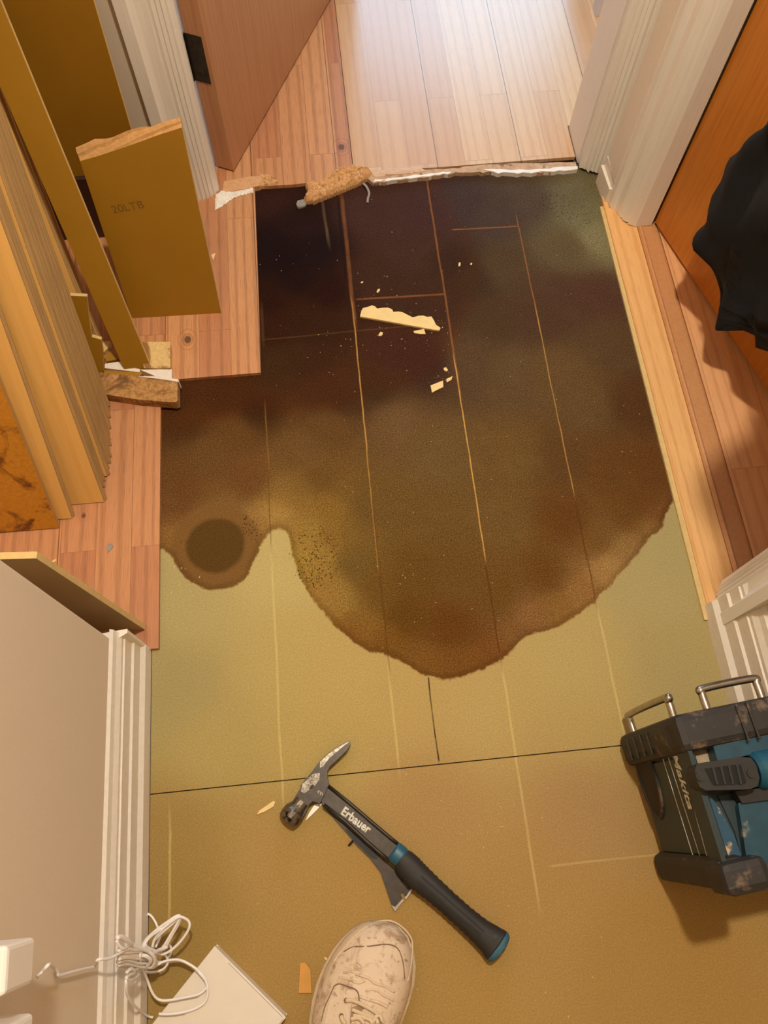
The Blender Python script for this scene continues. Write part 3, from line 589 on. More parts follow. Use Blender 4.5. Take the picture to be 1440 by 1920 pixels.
for i, lab in enumerate(('laminate plank edge at the very back of the stack, right beside the narrow olive strip', 'laminate plank edge at the back of the stack, directly behind the stepped olive offcut')):
    B, u = edge_line((153-9*(1-i), 553), (3-9*(1-i), 170), .872-.013*(1-i)); place_plank(B, u, (1.148-B[1])/u[1]*.99, lab)
# planks in front of the yellow one
p2 = fl(135, 972, ZL+.002)
strip_board('laminate_plank', p2, np.array([.040, .425, .905]), XD, W, 1.26, .0095, PF, 'yellow laminate plank showing its long grooved edge, just behind the stained plank', 'laminate plank', tongue=True)
p1 = fl(110, 990, ZL+.002)
strip_board('laminate_plank', p1, np.array([.021, .425, .905]), XD, W, 1.22, .0095, [m_stained, m_edge], 'orange plank face with brown water stains, foremost board at the left edge', 'laminate plank')
# knot hole
kh = p3+nrm(UP)*0
q = onp(66, 623, p3, NS); mbk = MB().tube([q-NS*.0002, q+NS*.0004], .0028, 10)
# D: stepped olive offcut
D0 = fl(195, 698, ZL+.016)
cut_board('laminate_offcut', [(195, 699), (180, 698), (100, 560), (110, 553), (163, 556), (166, 592), (172, 632), (190, 637), (193, 660)], D0, (0, .36, .93), .0085, OL, 'small olive offcut with a stepped broken edge, wedged beside the plank stack', 'laminate offcut')
# F: stained batten standing on edge
oF = tag(empty('batten_offcut', tuple(fl(262, 727, LZ))), 'stained brown timber offcut with white painted edge at the stepped corner of the hole', 'timber offcut')
MB().prism([np.array([*fl(a, b, .030)[:2], LZ+.0006]) for a, b in [(186, 699), (260, 706), (333, 716), (333, 752), (328, 755), (262, 750), (197, 740)]], UPZ*.022).build('timber', m_batten, oF, bevel=.0015)
MB().prism([np.array([*fl(a, b, .031)[:2], LZ+.0006]) for a, b in [(258, 706), (300, 706), (335, 712), (335, 717), (333, 716), (300, 711)]], UPZ*.0228).build('painted_edge', m_whited, oF, bevel=.0006)
# E: pale square offcut and bits behind the batten
def flatpiece(name, pts, z0, z1, mat, label, cat, group=None, bevel=.0006, parent=None):
    poly = [fl(a, b, z1) for a, b in pts]; poly = [np.array([p[0], p[1], z0]) for p in poly]
    return tag(MB().prism(poly, UPZ*(z1-z0)).build(name, mat, parent, bevel=bevel), label, cat, group)
flatpiece('timber_offcut', [(258, 641), (319, 641), (319, 691), (270, 690)], ZL+.0003, ZL+.016, m_pale, 'pale square offcut with small knots lying beside the foot of the narrow strip', 'timber offcut')
flatpiece('painted_trim_offcut', [(262, 693), (322, 692), (322, 709), (300, 709)], ZL+.0003, ZL+.013, m_whited, 'short white painted trim offcut between the pale square piece and the brown timber', 'trim offcut')
flatpiece('painted_trim_offcut', [(196, 682), (225, 678), (240, 688), (262, 692), (262, 698), (196, 690)], ZL+.0003, ZL+.010, m_whited, 'white painted splinter behind the brown timber, left of the narrow strip', 'trim offcut')
flatpiece('laminate_offcut', [(195, 694), (240, 697), (268, 699), (262, 705), (248, 706), (196, 700)], ZL+.0003, ZL+.022, m_olive, 'flat olive sliver lying directly behind the stained brown timber', 'laminate offcut')
flatpiece('timber_offcut', [(192, 640), (207, 639), (205, 650), (194, 660)], ZL+.0003, ZL+.010, m_pale, 'small pale timber scrap showing between stepped offcut and narrow strip', 'timber offcut')
flatpiece('laminate_offcut', [(196, 668), (209, 655), (222, 673), (200, 678)], ZL+.0003, ZL+.008, m_olive, 'small olive triangle lying behind the stepped offcut', 'laminate offcut')
# G: plank leaning by the corner of the left wall
g0 = fl(272, 1181, ZL+.0005); g1 = onp(68, 1047, (0, .330, 0), np.array([0, 1., 0])); 
uG = nrm(g1-g0); L_G = np.linalg.norm(g1-g0)
xG = nrm(np.array([1, -.07, 0])); nG = nrm(np.cross(xG, uG)); nG = nG if nG[1] < 0 else -nG
q0 = g0+UPZ*0; wG = .17
gb = [q0, q0-xG*wG, q0-xG*wG+uG*(L_G), q0+uG*L_G]
gb = [p+np.array([0, 0, 0]) for p in gb]
zz = min(p[2] for p in gb); gb = [p+UPZ*(ZL+.001-zz if zz < ZL else 0) for p in gb]
oG = MB().prism(gb, -nG*.0085, 0, 1)
m_greyback = plain('backing_paper_taupe', (168, 138, 92), .6, var=.08, scale=10, bump=.03)
tag(oG.build('laminate_offcut', [m_greyback, m_core_pale], bevel=.0008), 'taupe-backed laminate offcut leaning beside the corner of the left wall', 'laminate offcut')

# ------------------------------------------------------------------ broken threshold
def ragged(pts, n, amp):
    out = []
    for i in range(len(pts)-1):
        a, b = np.array(pts[i], float), np.array(pts[i+1], float)
        for k in range(n): out.append(tuple(a+(b-a)*k/n+rng.normal(0, amp, 2)))
    out.append(pts[-1]); return out
def lump(name, pts, z0, zt, mat, label=None, cat=None, parent=None, amp=.003, n=14):
    poly = np.array([fl(a, b, z0)[:2] for a, b in pts]); mn = poly.min(0); mx = poly.max(0); st = max(mx-mn)/(n*3.2)
    xs = np.arange(mn[0]-st, mx[0]+st*2, st); ys = np.arange(mn[1]-st, mx[1]+st*2, st); idx = {}; v = []; f = []
    GX, GY = np.meshgrid(xs, ys); P = np.stack([GX.ravel(), GY.ravel()], 1); sd = sdf(P, poly)
    nx = len(xs); ph = rng.uniform(0, 6, 6)
    for k, (p, s_) in enumerate(zip(P, sd)):
        if s_ > -st*.2:
            e = min(1, max(0, s_)/(st*2.2)); hgt = zt*(.45+.55*e)+amp*1.5*(mnoise.noise(Vector((p[0]*95, p[1]*95, ph[0])))+.7*mnoise.noise(Vector((p[0]*260, p[1]*260, ph[1]))))*(.3+.7*e)
            idx[k] = len(v); v.append((p[0]+rng.normal(0, st*.12), p[1]+rng.normal(0, st*.12), z0+max(.0008, hgt)))
    for j in range(len(ys)-1):
        for i in range(nx-1):
            q = [j*nx+i, j*nx+i+1, (j+1)*nx+i+1, (j+1)*nx+i]
            if all(a in idx for a in q): f.append(tuple(idx[a] for a in q))
    used = sorted({a for q in f for a in q}); mp = {a: i for i, a in enumerate(used)}; v = [v[a] for a in used]; f = [tuple(mp[a] for a in q) for q in f]
    # skirt down to the base
    ed = {}
    for q in f:
        for a, b in zip(q, q[1:]+q[:1]): ed[(a, b)] = ed.get((a, b), 0)+1
    n0 = len(v); v += [(x, y, z0) for x, y, z in v]
    f += [(b, a, n0+a, n0+b) for (a, b) in ed if (b, a) not in ed]
    o = mk(name, v, f, mat, parent, keep=True)
    return tag(o, label, cat)
th = tag(empty('broken_threshold', tuple(fl(700, 330))), 'broken and rotting wooden threshold strip across the far doorway, half torn away', 'threshold')
polyT = [(418, 352), (424, 336), (470, 328), (492, 327), (497, 334), (500, 352), (480, 356)]
m_peach = wood_flat('threshold_peach', (222, 170, 122), (206, 150, 104), .5, 10)
MB().prism([np.array([*fl(a, b, .012)[:2], .0006]) for a, b in [(417, 362), (420, 340), (470, 331), (489, 330), (493, 338), (486, 349), (455, 355)]], UPZ*.012).build('sound_piece', m_peach, th, bevel=.001)
lump('rotten_end', [(487, 332), (506, 334), (522, 344), (524, 350), (505, 354), (486, 356), (482, 350)], .0006, .011, m_rot, parent=th, amp=.002)
lump('rotten_core', [(571, 352), (578, 366), (569, 377), (573, 384), (590, 384), (605, 378), (640, 364), (668, 352), (690, 341), (700, 332), (692, 322), (665, 319), (645, 322), (630, 325), (610, 337), (605, 345), (585, 349)], .0006, .017, m_rot, parent=th, amp=.004, n=22)
m_ragged = plain('torn_timber_grey', (196, 160, 128), .9, var=.3, scale=90, bump=.8, dirt=(112, 84, 60), dirt_at=.55)
tp_ = ragged([(672, 319), (760, 317), (830, 316), (900, 308), (960, 305), (1080, 302)], 7, .5)
bt_ = ragged([(1082, 314), (1030, 320), (1000, 322), (925, 321), (868, 322), (800, 330), (740, 337), (700, 342)], 6, .9)
MB().prism([np.array([*fl(a, b, .012)[:2], .0004]) for a, b in tp_+bt_], UPZ*.0095).build('torn_strip', m_ragged, th)
for top_, bot_ in (([(702, 338), (740, 334), (800, 327), (845, 322)], [(845, 325), (800, 331), (740, 338), (700, 342)]), ([(940, 319), (990, 319), (1030, 316), (1083, 312)], [(1083, 318), (1030, 322), (980, 325), (925, 323), (905, 318)])):
    seg = ragged(top_, 6, .7)+ragged(bot_, 6, .9)
    MB().prism([np.array([*fl(a, b, .010)[:2], .0006]) for a, b in seg], UPZ*.0105).build('paint_edge', m_whited, th)
lump('paint_flake', [(805, 326), (812, 321), (842, 322), (846, 327), (826, 330)], .0006, .006, m_whited, parent=th, amp=.001)
lump('foil_lip', [(690, 322), (760, 315), (790, 314), (800, 322), (760, 328), (700, 333)], .009, .004, plain('torn_pink_foil', (214, 176, 144), .6, var=.1, scale=60, bump=.3), parent=th, amp=.001)
lump('adhesive_lump', [(555, 385), (558, 379), (568, 376), (578, 379), (573, 388), (566, 391), (559, 392)], .0004, .005, m_glue, 'grey hardened adhesive lump at the tip of the rotten threshold piece', 'adhesive lump', amp=.001)
pth = smooth_path([fl(681, 344, .010), fl(687, 350, .009), fl(692, 362, .006), fl(690, 372, .003), fl(689, 380, .0025)])
tag(MB().tube(pth, .0026, 8, flat=.7).build('adhesive_strand', m_glue, smooth=True), 'curled grey adhesive strand hanging from the torn threshold onto the dark board', 'adhesive strand')
lump('filler_rubble', [(404, 366), (416, 358), (440, 360), (476, 352), (476, 362), (440, 372), (415, 390), (402, 396)], LZ+.0002, .004, m_whited, 'crumbly white filler at the foot of the left door casing', 'filler', amp=.0015)

# skirting and boxed corner in the far room
m_lav = plain('grey_white_trim', (214, 204, 204), .5, var=.03)
tf = MB().prism([fl(1128, 40, LZ), fl(1140, 40, LZ), fl(1153, 84, LZ), fl(1141, 44, LZ)], UPZ*.001)
ra, rb = fl(1149, 76, LZ), fl(1136, 30, LZ)
dv = nrm(np.array([rb[0]-ra[0], rb[1]-ra[1], 0])); nv = np.array([-dv[1], dv[0], 0]); nv = nv if nv[0] > 0 else -nv
fr = tag(empty('storage_unit', tuple(ra)), 'low white-edged brown unit just inside the far room, beside the right door casing', 'cabinet')
MB().prism([ra-dv*.3+UPZ*.001, rb+UPZ*.001, rb+nv*.014+UPZ*.001, ra-dv*.3+nv*.014+UPZ*.001], UPZ*.10).build('front_rail', m_lav, fr, bevel=.001)
MB().prism([rb+UPZ*.001-nv*.026, rb+dv*.03+UPZ*.001-nv*.026, rb+dv*.03+nv*.3+UPZ*.001, rb+nv*.3+UPZ*.001], UPZ*.11).build('side_panel', m_lav, fr, bevel=.001)
MB().prism([ra-dv*.3+nv*.015+UPZ*.001, rb+nv*.015+UPZ*.001, rb+nv*.3+UPZ*.001, ra-dv*.3+nv*.3+UPZ*.001], UPZ*.05).build('shelf', m_doorL, fr)
MB().prism([rb+dv*.005+UPZ*.112-nv*.02, rb+dv*.25+UPZ*.112-nv*.02, rb+dv*.25+nv*.3+UPZ*.112, rb+dv*.005+nv*.3+UPZ*.112], UPZ*.03).build('top_board', m_doorL, fr, bevel=.002)

# ------------------------------------------------------------------ hammer
def hc(cx, cy, z=0.): return fl(500+cx/3, 1360+cy/3, z)
ham = tag(empty('hammer', tuple(hc(700, 700, 0))), 'black steel claw hammer with ribbed rubber grip and blue butt on the dry underlay', 'hammer')
m_hsteel = plain('blackened_hammer_steel', (62, 54, 47), .40, .55, var=.35, scale=110, bump=.15, dirt=(96, 84, 70), dirt_at=.66)
zt = .0235
def hpoly(pts, z): return [hc(a, b, z) for a, b in pts]
claw = [(188, 345), (215, 308), (255, 262), (300, 200), (350, 155), (400, 122), (440, 100), (470, 90), (470, 108), (452, 140), (420, 172), (385, 205), (355, 232), (341, 258), (343, 290), (350, 335), (320, 400), (300, 440), (255, 425), (230, 380)]
b = hpoly(claw, .018); b = [np.array([p[0], p[1], .006]) for p in b]
MB().prism(b, UPZ*.0155).build('claw', m_hsteel, ham, bevel=.0028)
ch = [(192, 372), (200, 330), (232, 302), (262, 272), (298, 268), (296, 305), (270, 342), (240, 362), (212, 384)]
MB().prism([np.array([*hc(a, b_, zt)[:2], .0208]) for a, b_ in ch], UPZ*.0022).build('cheek_plate', m_steel, ham, bevel=.0008)
MB().prism([np.array([*hc(a, b_, .02)[:2], .0216]) for a, b_ in [(300, 205), (350, 160), (400, 126), (440, 103), (468, 92), (440, 112), (400, 146), (352, 186), (318, 232), (300, 240)]], UPZ*.0008).build('claw_edge', m_steel, ham)
# neck between claw and poll, and the striking poll
MB().prism([np.array([*hc(a, b_, .018)[:2], .005]) for a, b_ in [(150, 420), (192, 352), (250, 345), (318, 395), (300, 438), (262, 426), (238, 445), (224, 480), (205, 515)]], UPZ*.0160).build('neck', m_hsteel, ham, bevel=.0012)
pc0, pc1 = hc(126, 522, .0165), hc(186, 448, .0165); ax = nrm(pc1-pc0)
c0 = pc0; rr = .0162
MB().tube([c0-ax*.006, c0-ax*.0045, c0+ax*.002, c0+ax*.012, c0+ax*.016, c0+ax*.021, c0+ax*.030], [rr*.72, rr*.9, rr, rr, rr*.86, rr*.74, rr*.7], 24).build('poll', m_steel, ham, smooth=False, bevel=0)
# shank with a recess between two rims
sh = [(345, 333), (700, 632), (772, 682), (700, 775), (655, 742), (440, 545), (316, 448), (300, 400)]
MB().prism([np.array([*hc(a, b_, .017)[:2], .0065]) for a, b_ in sh], UPZ*.0085).build('shank', m_hsteel, ham, bevel=.001)
for pts in ([(346, 340), (470, 440), (600, 552), (700, 636), (745, 672)], [(322, 446), (440, 538), (560, 650), (650, 728), (690, 762)]):
    q = [hc(a, b_, .017) for a, b_ in pts]; MB().tube(q, .0026, 8).build('rim', m_hsteel, ham, smooth=True)
def fit_text(name, body, p0, p1, hgt, up, mat, parent, N=None, **k):
    o = text_obj(name, body, 1., (0, 0, 0), (1, 0, 0), (0, 1, 0), mat, ext=0, **k); co = [v.co.copy() for v in o.data.vertices]
    x0 = min(c.x for c in co); x1 = max(c.x for c in co); y0 = 0; y1 = max(c.y for c in co)
    xd = nrm(p1-p0); L = np.linalg.norm(p1-p0); up = np.array(up, float); up = nrm(up-xd*(up@xd)); N = np.cross(xd, up)
    for v, c in zip(o.data.vertices, co): v.co = Vector(p0+xd*(c.x-x0)/(x1-x0)*L+up*(c.y-y0)/(y1-y0)*hgt+N*.0001)
    bpy.context.view_layer.update()
    md = o.modifiers.new('s', 'SOLIDIFY'); md.thickness = .0003; md.offset = 1
    o.parent = parent; o.matrix_parent_inverse = Matrix.Translation(parent.location).inverted(); return o
t0, t1 = hc(415, 497, .0152), hc(570, 612, .0152); tu = hc(440, 455, .0152)-hc(418, 495, .0152)
fit_text('lettering', 'Erbauer', t0, t1, .0125, tu, m_print, ham, bold=.035)
fit_text('weight_mark', 'CO', hc(284, 376, .0217), hc(312, 396, .0217), .0035, hc(310, 350, 0)-hc(290, 375, 0), m_print, ham)
# grip, collar, butt as lofted ovals
def oval_loft(stations, k=22, zc=.0165, hh=.0150):
    rings = []
    cs = [hc(a, b_, zc) for a, b_, h_ in stations]
    for i, (a, b_, h_) in enumerate(stations):
        d = nrm(cs[min(i+1, len(cs)-1)]-cs[max(i-1, 0)]); s_ = np.array([-d[1], d[0], 0]); hw = h_/3*.00076; hz = min(hh, hw*1.05)
        rings.append([cs[i]+s_*hw*math.copysign(abs(math.cos(q))**.8, math.cos(q))+UPZ*hz*math.copysign(abs(math.sin(q))**.8, math.sin(q)) for q in [2*PI*j/k for j in range(k)]])
    return MB().loft(rings)
oval_loft([(712, 704, 54), (722, 712, 58), (752, 741, 60), (764, 752, 56)]).build('collar', m_blue, ham, smooth=True)
key = [(755, 744, 56), (770, 760, 66), (800, 795, 73), (850, 850, 74), (930, 918, 66), (1020, 998, 62), (1110, 1080, 63), (1200, 1158, 68), (1262, 1208, 80), (1292, 1236, 90)]
st_ = []
for i in range(len(key)-1):
    for j in range(6):
        t = j/6; a = [key[i][k]*(1-t)+key[i+1][k]*t for k in range(3)]
        if 1 <= i <= 6: a[2] += 2.2*(1 if j % 2 else -1)
        st_.append(tuple(a))
st_.append(key[-1])
gr_ = oval_loft(st_).build('grip', m_rubber, ham, smooth=True)
for off in (-16, 16):
    MB().tube([hc(860+off*.7, 862-off*.7, .0318), hc(980+off*.7, 966-off*.7, .0318), hc(1120+off*.7, 1090-off*.7, .0318), hc(1215+off*.6, 1170-off*.6, .0318)], .0011, 6).build('grip_ridge', m_rubber, gr_)
MB().tube([hc(1283, 1190, .0305), hc(1283, 1190, .0325)], .0035, 14).tube([hc(1283, 1190, .0325), hc(1283, 1190, .0330)], .0018, 12).build('rivet', m_rubber, gr_)
oval_loft([(1290, 1234, 88), (1305, 1248, 90), (1316, 1258, 80), (1320, 1262, 60)]).build('butt', plain('dusty_blue_rubber', (44, 92, 108), .6, var=.25, scale=70, bump=.2), ham, smooth=True)

# flat pry scraper under the hammer
pr = tag(empty('scraper', tuple(hc(600, 720, 0))), 'small dark steel scraper with a notched triangular blade lying under the hammer shank', 'scraper')
MB().prism([np.array([*hc(a, b_, .003)[:2], .0006]) for a, b_ in [(318, 455), (345, 465), (520, 610), (600, 690), (640, 745), (700, 800), (822, 893), (826, 918), (782, 982), (776, 955), (765, 938), (752, 952), (772, 985), (722, 1048), (700, 1000), (640, 825), (585, 752), (500, 668), (480, 640), (400, 548)]], UPZ*.0035).build('blade', m_hsteel, pr, bevel=.0006)
MB().prism([np.array([*hc(a, b_, .006)[:2], .0042]) for a, b_ in [(440, 580), (520, 620), (610, 702), (625, 752), (590, 742), (500, 655)]], UPZ*.0019).build('spine', m_rubber, pr, bevel=.001)
for pts in ([(700, 1010), (722, 1048), (772, 985), (764, 976), (722, 1022)], [(776, 965), (782, 982), (826, 918), (822, 902), (785, 962)]):
    MB().prism([np.array([*hc(a, b_, .005)[:2], .0042]) for a, b_ in pts], UPZ*.0006).build('ground_edge', m_chrome, pr)
MB().tube([hc(462, 676, .0025), hc(474, 662, .006), hc(486, 648, .004)], .0016, 8).build('pin', m_rubber, pr)
wb = tag(MB().prism([np.array([*hc(a, b_, .003)[:2], .0005]) for a, b_ in [(217, 538), (240, 490), (270, 445), (316, 438), (290, 468), (250, 508)]], UPZ*.003).build('knife_blade', plain('bright_blade', (226, 218, 206), .3, .3, var=.05, scale=30)), 'bright triangular blade tip poking out under the hammer head', 'blade')

# ------------------------------------------------------------------ blue jobsite box at the right
TBp = fl(1241, 1640); TAp = fl(1166, 1388); ey = nrm(np.array([TAp[0]-TBp[0], TAp[1]-TBp[1], 0])); ex = np.array([ey[1], -ey[0], 0])
BO = np.array([TBp[0], TBp[1], 0.])
def TL(x, y, z): return BO+ex*x+ey*y+UPZ*z
def tbox(mb, a, b, m=0):
    x0, y0, z0 = a; x1, y1, z1 = b
    return mb.add([TL(*p) for p in [(x0, y0, z0), (x1, y0, z0), (x1, y1, z0), (x0, y1, z0), (x0, y0, z1), (x1, y0, z1), (x1, y1, z1), (x0, y1, z1)]], BF, m)
LB = .195; HB = .246; XW = .34
tb = tag(empty('jobsite_toolbox', tuple(BO)), 'dusty blue and black jobsite box with steel guard bars, cut by the right edge', 'toolbox')
tbox(MB(), (.008, .006, .010), (XW-.01, .165, .212)).build('body', m_tealshade, tb, bevel=.006)
tbox(MB(), (.0045, .030, .020), (.010, .150, .236)).build('side_panel', m_tealshade, tb, bevel=.002)
bump_ = tbox(tbox(MB(), (-.006, .152, .001), (XW, LB+.004, HB-.002)), (-.009, .158, .012), (.03, LB-.002, HB-.03)).build('end_bumper', m_rubdust, tb, bevel=.010)
for k in range(4): tbox(MB(), (-.0105, .160, .045+k*.030), (-.0082, .190, .052+k*.030)).build('bumper_rib', m_rubdust, bump_, bevel=.0008)
for xx in (.075, .089, .178, .190):
    tbox(MB(), (xx, .150, HB-.001), (xx+.003, LB+.002, HB+.0018)).build('bumper_rib', m_rubdust, bump_, bevel=.0008)
tbox(tbox(MB(), (-.008, -.008, .0005), (.030, .030, HB-.01)), (-.010, -.012, .190), (.048, .026, HB+.004)).build('corner_foot', m_rubdust, tb, bevel=.010)
tbox(MB(), (.046, -.001, .010), (XW-.01, .010, .224)).build('lower_edge', m_dusty, tb, bevel=.003)
def tpoly(pts, z0, z1): return [np.array([*fl(a, b_, z1)[:2], z0]) for a, b_ in pts], UPZ*(z1-z0)
def tpr(name, pts, z0, z1, mat, bev=.002, par=None): a, d = tpoly(pts, z0, z1); return MB().prism(a, d).build(name, mat, par or tb, bevel=bev)
tpr('upper_panel', [(1286, 1376), (1440, 1343), (1500, 1330), (1500, 1396), (1440, 1408), (1346, 1428), (1336, 1394), (1291, 1402)], .205, .238, m_bluedust)
tpr('edge_ridge', [(1281, 1380), (1289, 1376), (1306, 1440), (1334, 1530), (1364, 1618), (1355, 1620)], .20, .238, m_tealshade)
tpr('recess_floor', [(1288, 1404), (1334, 1398), (1344, 1428), (1300, 1440)], .205, .2145, m_dusty, .001)
tpr('sloped_web', [(1308, 1470), (1330, 1490), (1352, 1520), (1378, 1570), (1392, 1612), (1356, 1614), (1330, 1540)], .205, .226, plain('blue_plastic_plaster_splashed', (22, 72, 98), .55, var=.2, scale=50, bump=.25, dirt=(196, 168, 132), dirt_at=.47), .003)
tpr('lower_panel', [(1384, 1506), (1440, 1492), (1500, 1478), (1500, 1618), (1440, 1632), (1404, 1638), (1394, 1570)], .205, .226, m_bluedust, .005)
tpr('dark_channel', [(1346, 1492), (1384, 1484), (1392, 1560), (1402, 1630), (1396, 1632), (1378, 1560)], .205, .2145, m_tealshade, .001)
tpr('under_bar', [(1378, 1484), (1440, 1476), (1500, 1470), (1500, 1492), (1440, 1500), (1392, 1506)], .215, .232, m_rubber, .003)
hb = [(1303, 1446), (1306, 1434), (1316, 1430), (1390, 1419), (1408, 1421), (1418, 1434), (1424, 1458), (1421, 1474), (1408, 1479), (1400, 1480), (1324, 1482), (1312, 1475), (1306, 1462)]
hbk = tpr('handle_block', hb, .226, .256, m_rubber, .003)
tpr('handle_slot', [(1321, 1441), (1386, 1433), (1390, 1436), (1399, 1467), (1396, 1470), (1340, 1473), (1336, 1470)], .2555, .2568, plain('slot_black', (8, 7, 6), .8, bump=0), .0004, hbk)
for k in range(4):
    x_ = 1335+k*15; tpr('slot_rib', [(x_, 1440-k*2), (x_+4, 1439-k*2), (x_+12, 1471), (x_+8, 1471)], .2562, .2582, m_rubber, .0004, hbk)
for q in ((1313, 1456), (1409, 1450)):
    c0 = fl(*q, .257); MB().tube([c0-UPZ*.002, c0+UPZ*.0012], .0055, 18).tube([c0+UPZ*.001, c0+UPZ*.0018], .003, 12).build('screw', m_rubdust, hbk)
c0, c1 = fl(1412, 1446, .234), fl(1500, 1430, .234); MB().tube([c0, c0+(c1-c0)*.08, c1], [.0185, .0225, .0225], 28).build('handle_barrel', m_blue, tb, smooth=False, bevel=0)
# steel bars beyond the bumper
def rbar(p0, p1, out, r=.0052):
    return MB().tube(smooth_path([p0, p0+out*.78, p0+out+(p1-p0)*.05, p1+out-(p1-p0)*.05, p1+out*.78, p1], 8), r, 12)
rbar(TL(.012, LB, .030), TL(.012, LB, .200), ey*.030).build('guard_bar', m_chrome, tb, smooth=True)
g0_ = fl(1322, 1312, .225); g1_ = fl(1424, 1290, .225); l0 = (g0_-BO)@ex; l1 = (g1_-BO)@ex
rbar(TL(l0, LB, .222), TL(l1, LB, .222), ey*.030).build('guard_bar', m_chrome, tb, smooth=True)
# marks on the side panel
PS0 = TL(.0045, 0, 0); NSd = -ex
def onside(px, py): return onp(px, py, PS0, NSd)
a_, b_ = onside(1259, 1412), onside(1292, 1518)
fit_text('lettering', 'Makita', a_+NSd*.0002, b_+NSd*.0002, .018, UPZ, m_print, tb, shear=.25, bold=.02)
for q0_, q1_ in (((1236, 1400), (1302, 1612)), ((1246, 1398), (1315, 1613)), ((1268, 1394), (1328, 1614))):
    MB().tube([onside(*q0_), onside(*q1_)], .0006, 6).build('trim_line', m_print, tb)
cS = onside(1217, 1462); ring = [cS+ey*.052*math.cos(q)*1.0+UPZ*.034*math.sin(q) for q in [2*PI*k/40 for k in range(41)]]
MB().tube(ring, .0035, 8, caps=False).build('recess_rim', m_rubdust, tb, smooth=True)
MB().prism([cS+NSd*.0002+ey*.050*math.cos(q)+UPZ*.032*math.sin(q) for q in [2*PI*k/40 for k in range(40)]], NSd*.0012).build('round_recess', plain('dark_brown_rubber', (34, 24, 16), .7, var=.3, scale=40), tb)

# ------------------------------------------------------------------ shoe
from mathutils.bvhtree import BVHTree
shoe = tag(empty('shoe', tuple(fl(680, 1850))), 'worn cream leather lace-up shoe, toe at the bottom of the frame pointing at the hammer', 'shoe')
rowsP = [((692, 1729), (716, 1728)), ((680, 1732), (732, 1731)), ((664, 1741), (748, 1739)), ((645, 1758), (763, 1757)), ((628, 1780), (772, 1781)), ((611, 1810), (776, 1812)), ((598, 1842), (773, 1846)), ((589, 1876), (764, 1880)), ((583, 1915), (750, 1918))]
LR = [(fl(*a, .024), fl(*b_, .024)) for a, b_ in rowsP]
hh = [.010, .018, .027, .036, .043, .050, .056, .064, .074]
cen = [(a+b_)/2 for a, b_ in LR]; ax_ = nrm(cen[-1]-cen[2]); ax_[2] = 0; ax_ = nrm(ax_); sd_ = np.array([-ax_[1], ax_[0], 0]); sd_ = sd_ if sd_[0] > 0 else -sd_
w0 = np.linalg.norm(LR[-1][1]-LR[-1][0]); cc = cen[-1]
for k, (ds, wd, hgt) in enumerate([(.02, .112, .083), (.045, .106, .090), (.07, .098, .094), (.10, .092, .094), (.13, .088, .092), (.155, .078, .090), (.172, .054, .084)]):
    c_ = cc+ax_*ds; LR.append((c_-sd_*wd/2, c_+sd_*wd/2)); hh.append(hgt)
rings = []; kk = 25
for (a, b_), h_ in zip(LR, hh):
    c_ = (a+b_)/2; hw = (b_-a)/2; ring = []
    for j in range(kk):
        q = PI*j/(kk-1); u = -math.cos(q); z_ = math.sin(q)
        ring.append(c_+hw*math.copysign(abs(u)**.85, u)*(.985)+UPZ*(h_*abs(z_)**.78-.004+.0012*math.sin(j*1.9+c_[1]*170)*(z_)))
    ring = [np.array([p[0], p[1], max(p[2], .019)]) for p in ring]; rings.append(ring)
def leather():
    t = NT('worn_cream_leather'); p = t.pos(); n1 = t.noise(26, p, 8, .72, .6).outputs[0]; n2 = t.noise(70, t.pos(loc=(4, 2, 1)), 7, .7, .4).outputs[0]; n3 = t.noise(220, p, 4).outputs[0]; n4 = t.noise(14, t.pos(loc=(1.3, .2, 0), scale=(1, .5, 1)), 5, .7, 1.).outputs[0]
    col = t.mix(n1, lin((206, 176, 146)), lin((226, 204, 172))); col = t.mix(t.math('MULTIPLY', t.mr(n1, .50, .62), .8), col, lin((168, 132, 100)))
    col = t.mix(t.math('MULTIPLY', t.mr(n2, .555, .66), .7), col, lin((128, 98, 74))); col = t.mix(t.math('MULTIPLY', t.mr(n4, .60, .66), .6), col, lin((150, 148, 142)))
    t.bump(t.math('ADD', n2, t.math('MULTIPLY', n3, .4)), .7, .0015); return t.out(col, .62)
m_leather = leather(); m_seam = plain('seam_brown', (128, 100, 74), .8, bump=.1); m_lace = plain('cream_lace', (214, 188, 152), .8, var=.1, scale=300, bump=.3)  # darker brown for the seam lines and eyelets
up_ = MB().loft(rings).build('upper', m_leather, shoe, smooth=True)
out_ = [(a+b_)/2+(a-(a+b_)/2)*1.045 for a, b_ in LR]+[(a+b_)/2+(b_-(a+b_)/2)*1.045 for a, b_ in reversed(LR)]
MB().prism([np.array([p[0], p[1], .0006]) for p in out_], UPZ*.021).build('sole', plain('dirty_sole_rubber', (196, 168, 134), .7, var=.2, scale=60, bump=.2, dirt=(140, 112, 84), dirt_at=.6), shoe, bevel=.005)
cO = cc+ax_*.098+UPZ*.094; el = [cO+ax_*.062*math.cos(q)+sd_*.034*math.sin(q)-UPZ*(.010*math.cos(q)**2*(1 if math.cos(q) > 0 else .3)) for q in [2*PI*k/32 for k in range(33)]]
MB().tube(el, .0062, 10, caps=False).build('collar_padding', m_leather, shoe, smooth=True)
MB().prism([p-UPZ*.001 for p in el[:-1]], UPZ*.002).build('opening_lining', plain('shoe_lining_dark', (70, 58, 46), .9), shoe)
bvh = BVHTree.FromPolygons([Vector(v_) for r_ in rings for v_ in r_], [(i*kk+j, i*kk+j+1, (i+1)*kk+j+1, (i+1)*kk+j) for i in range(len(rings)-1) for j in range(kk-1)])
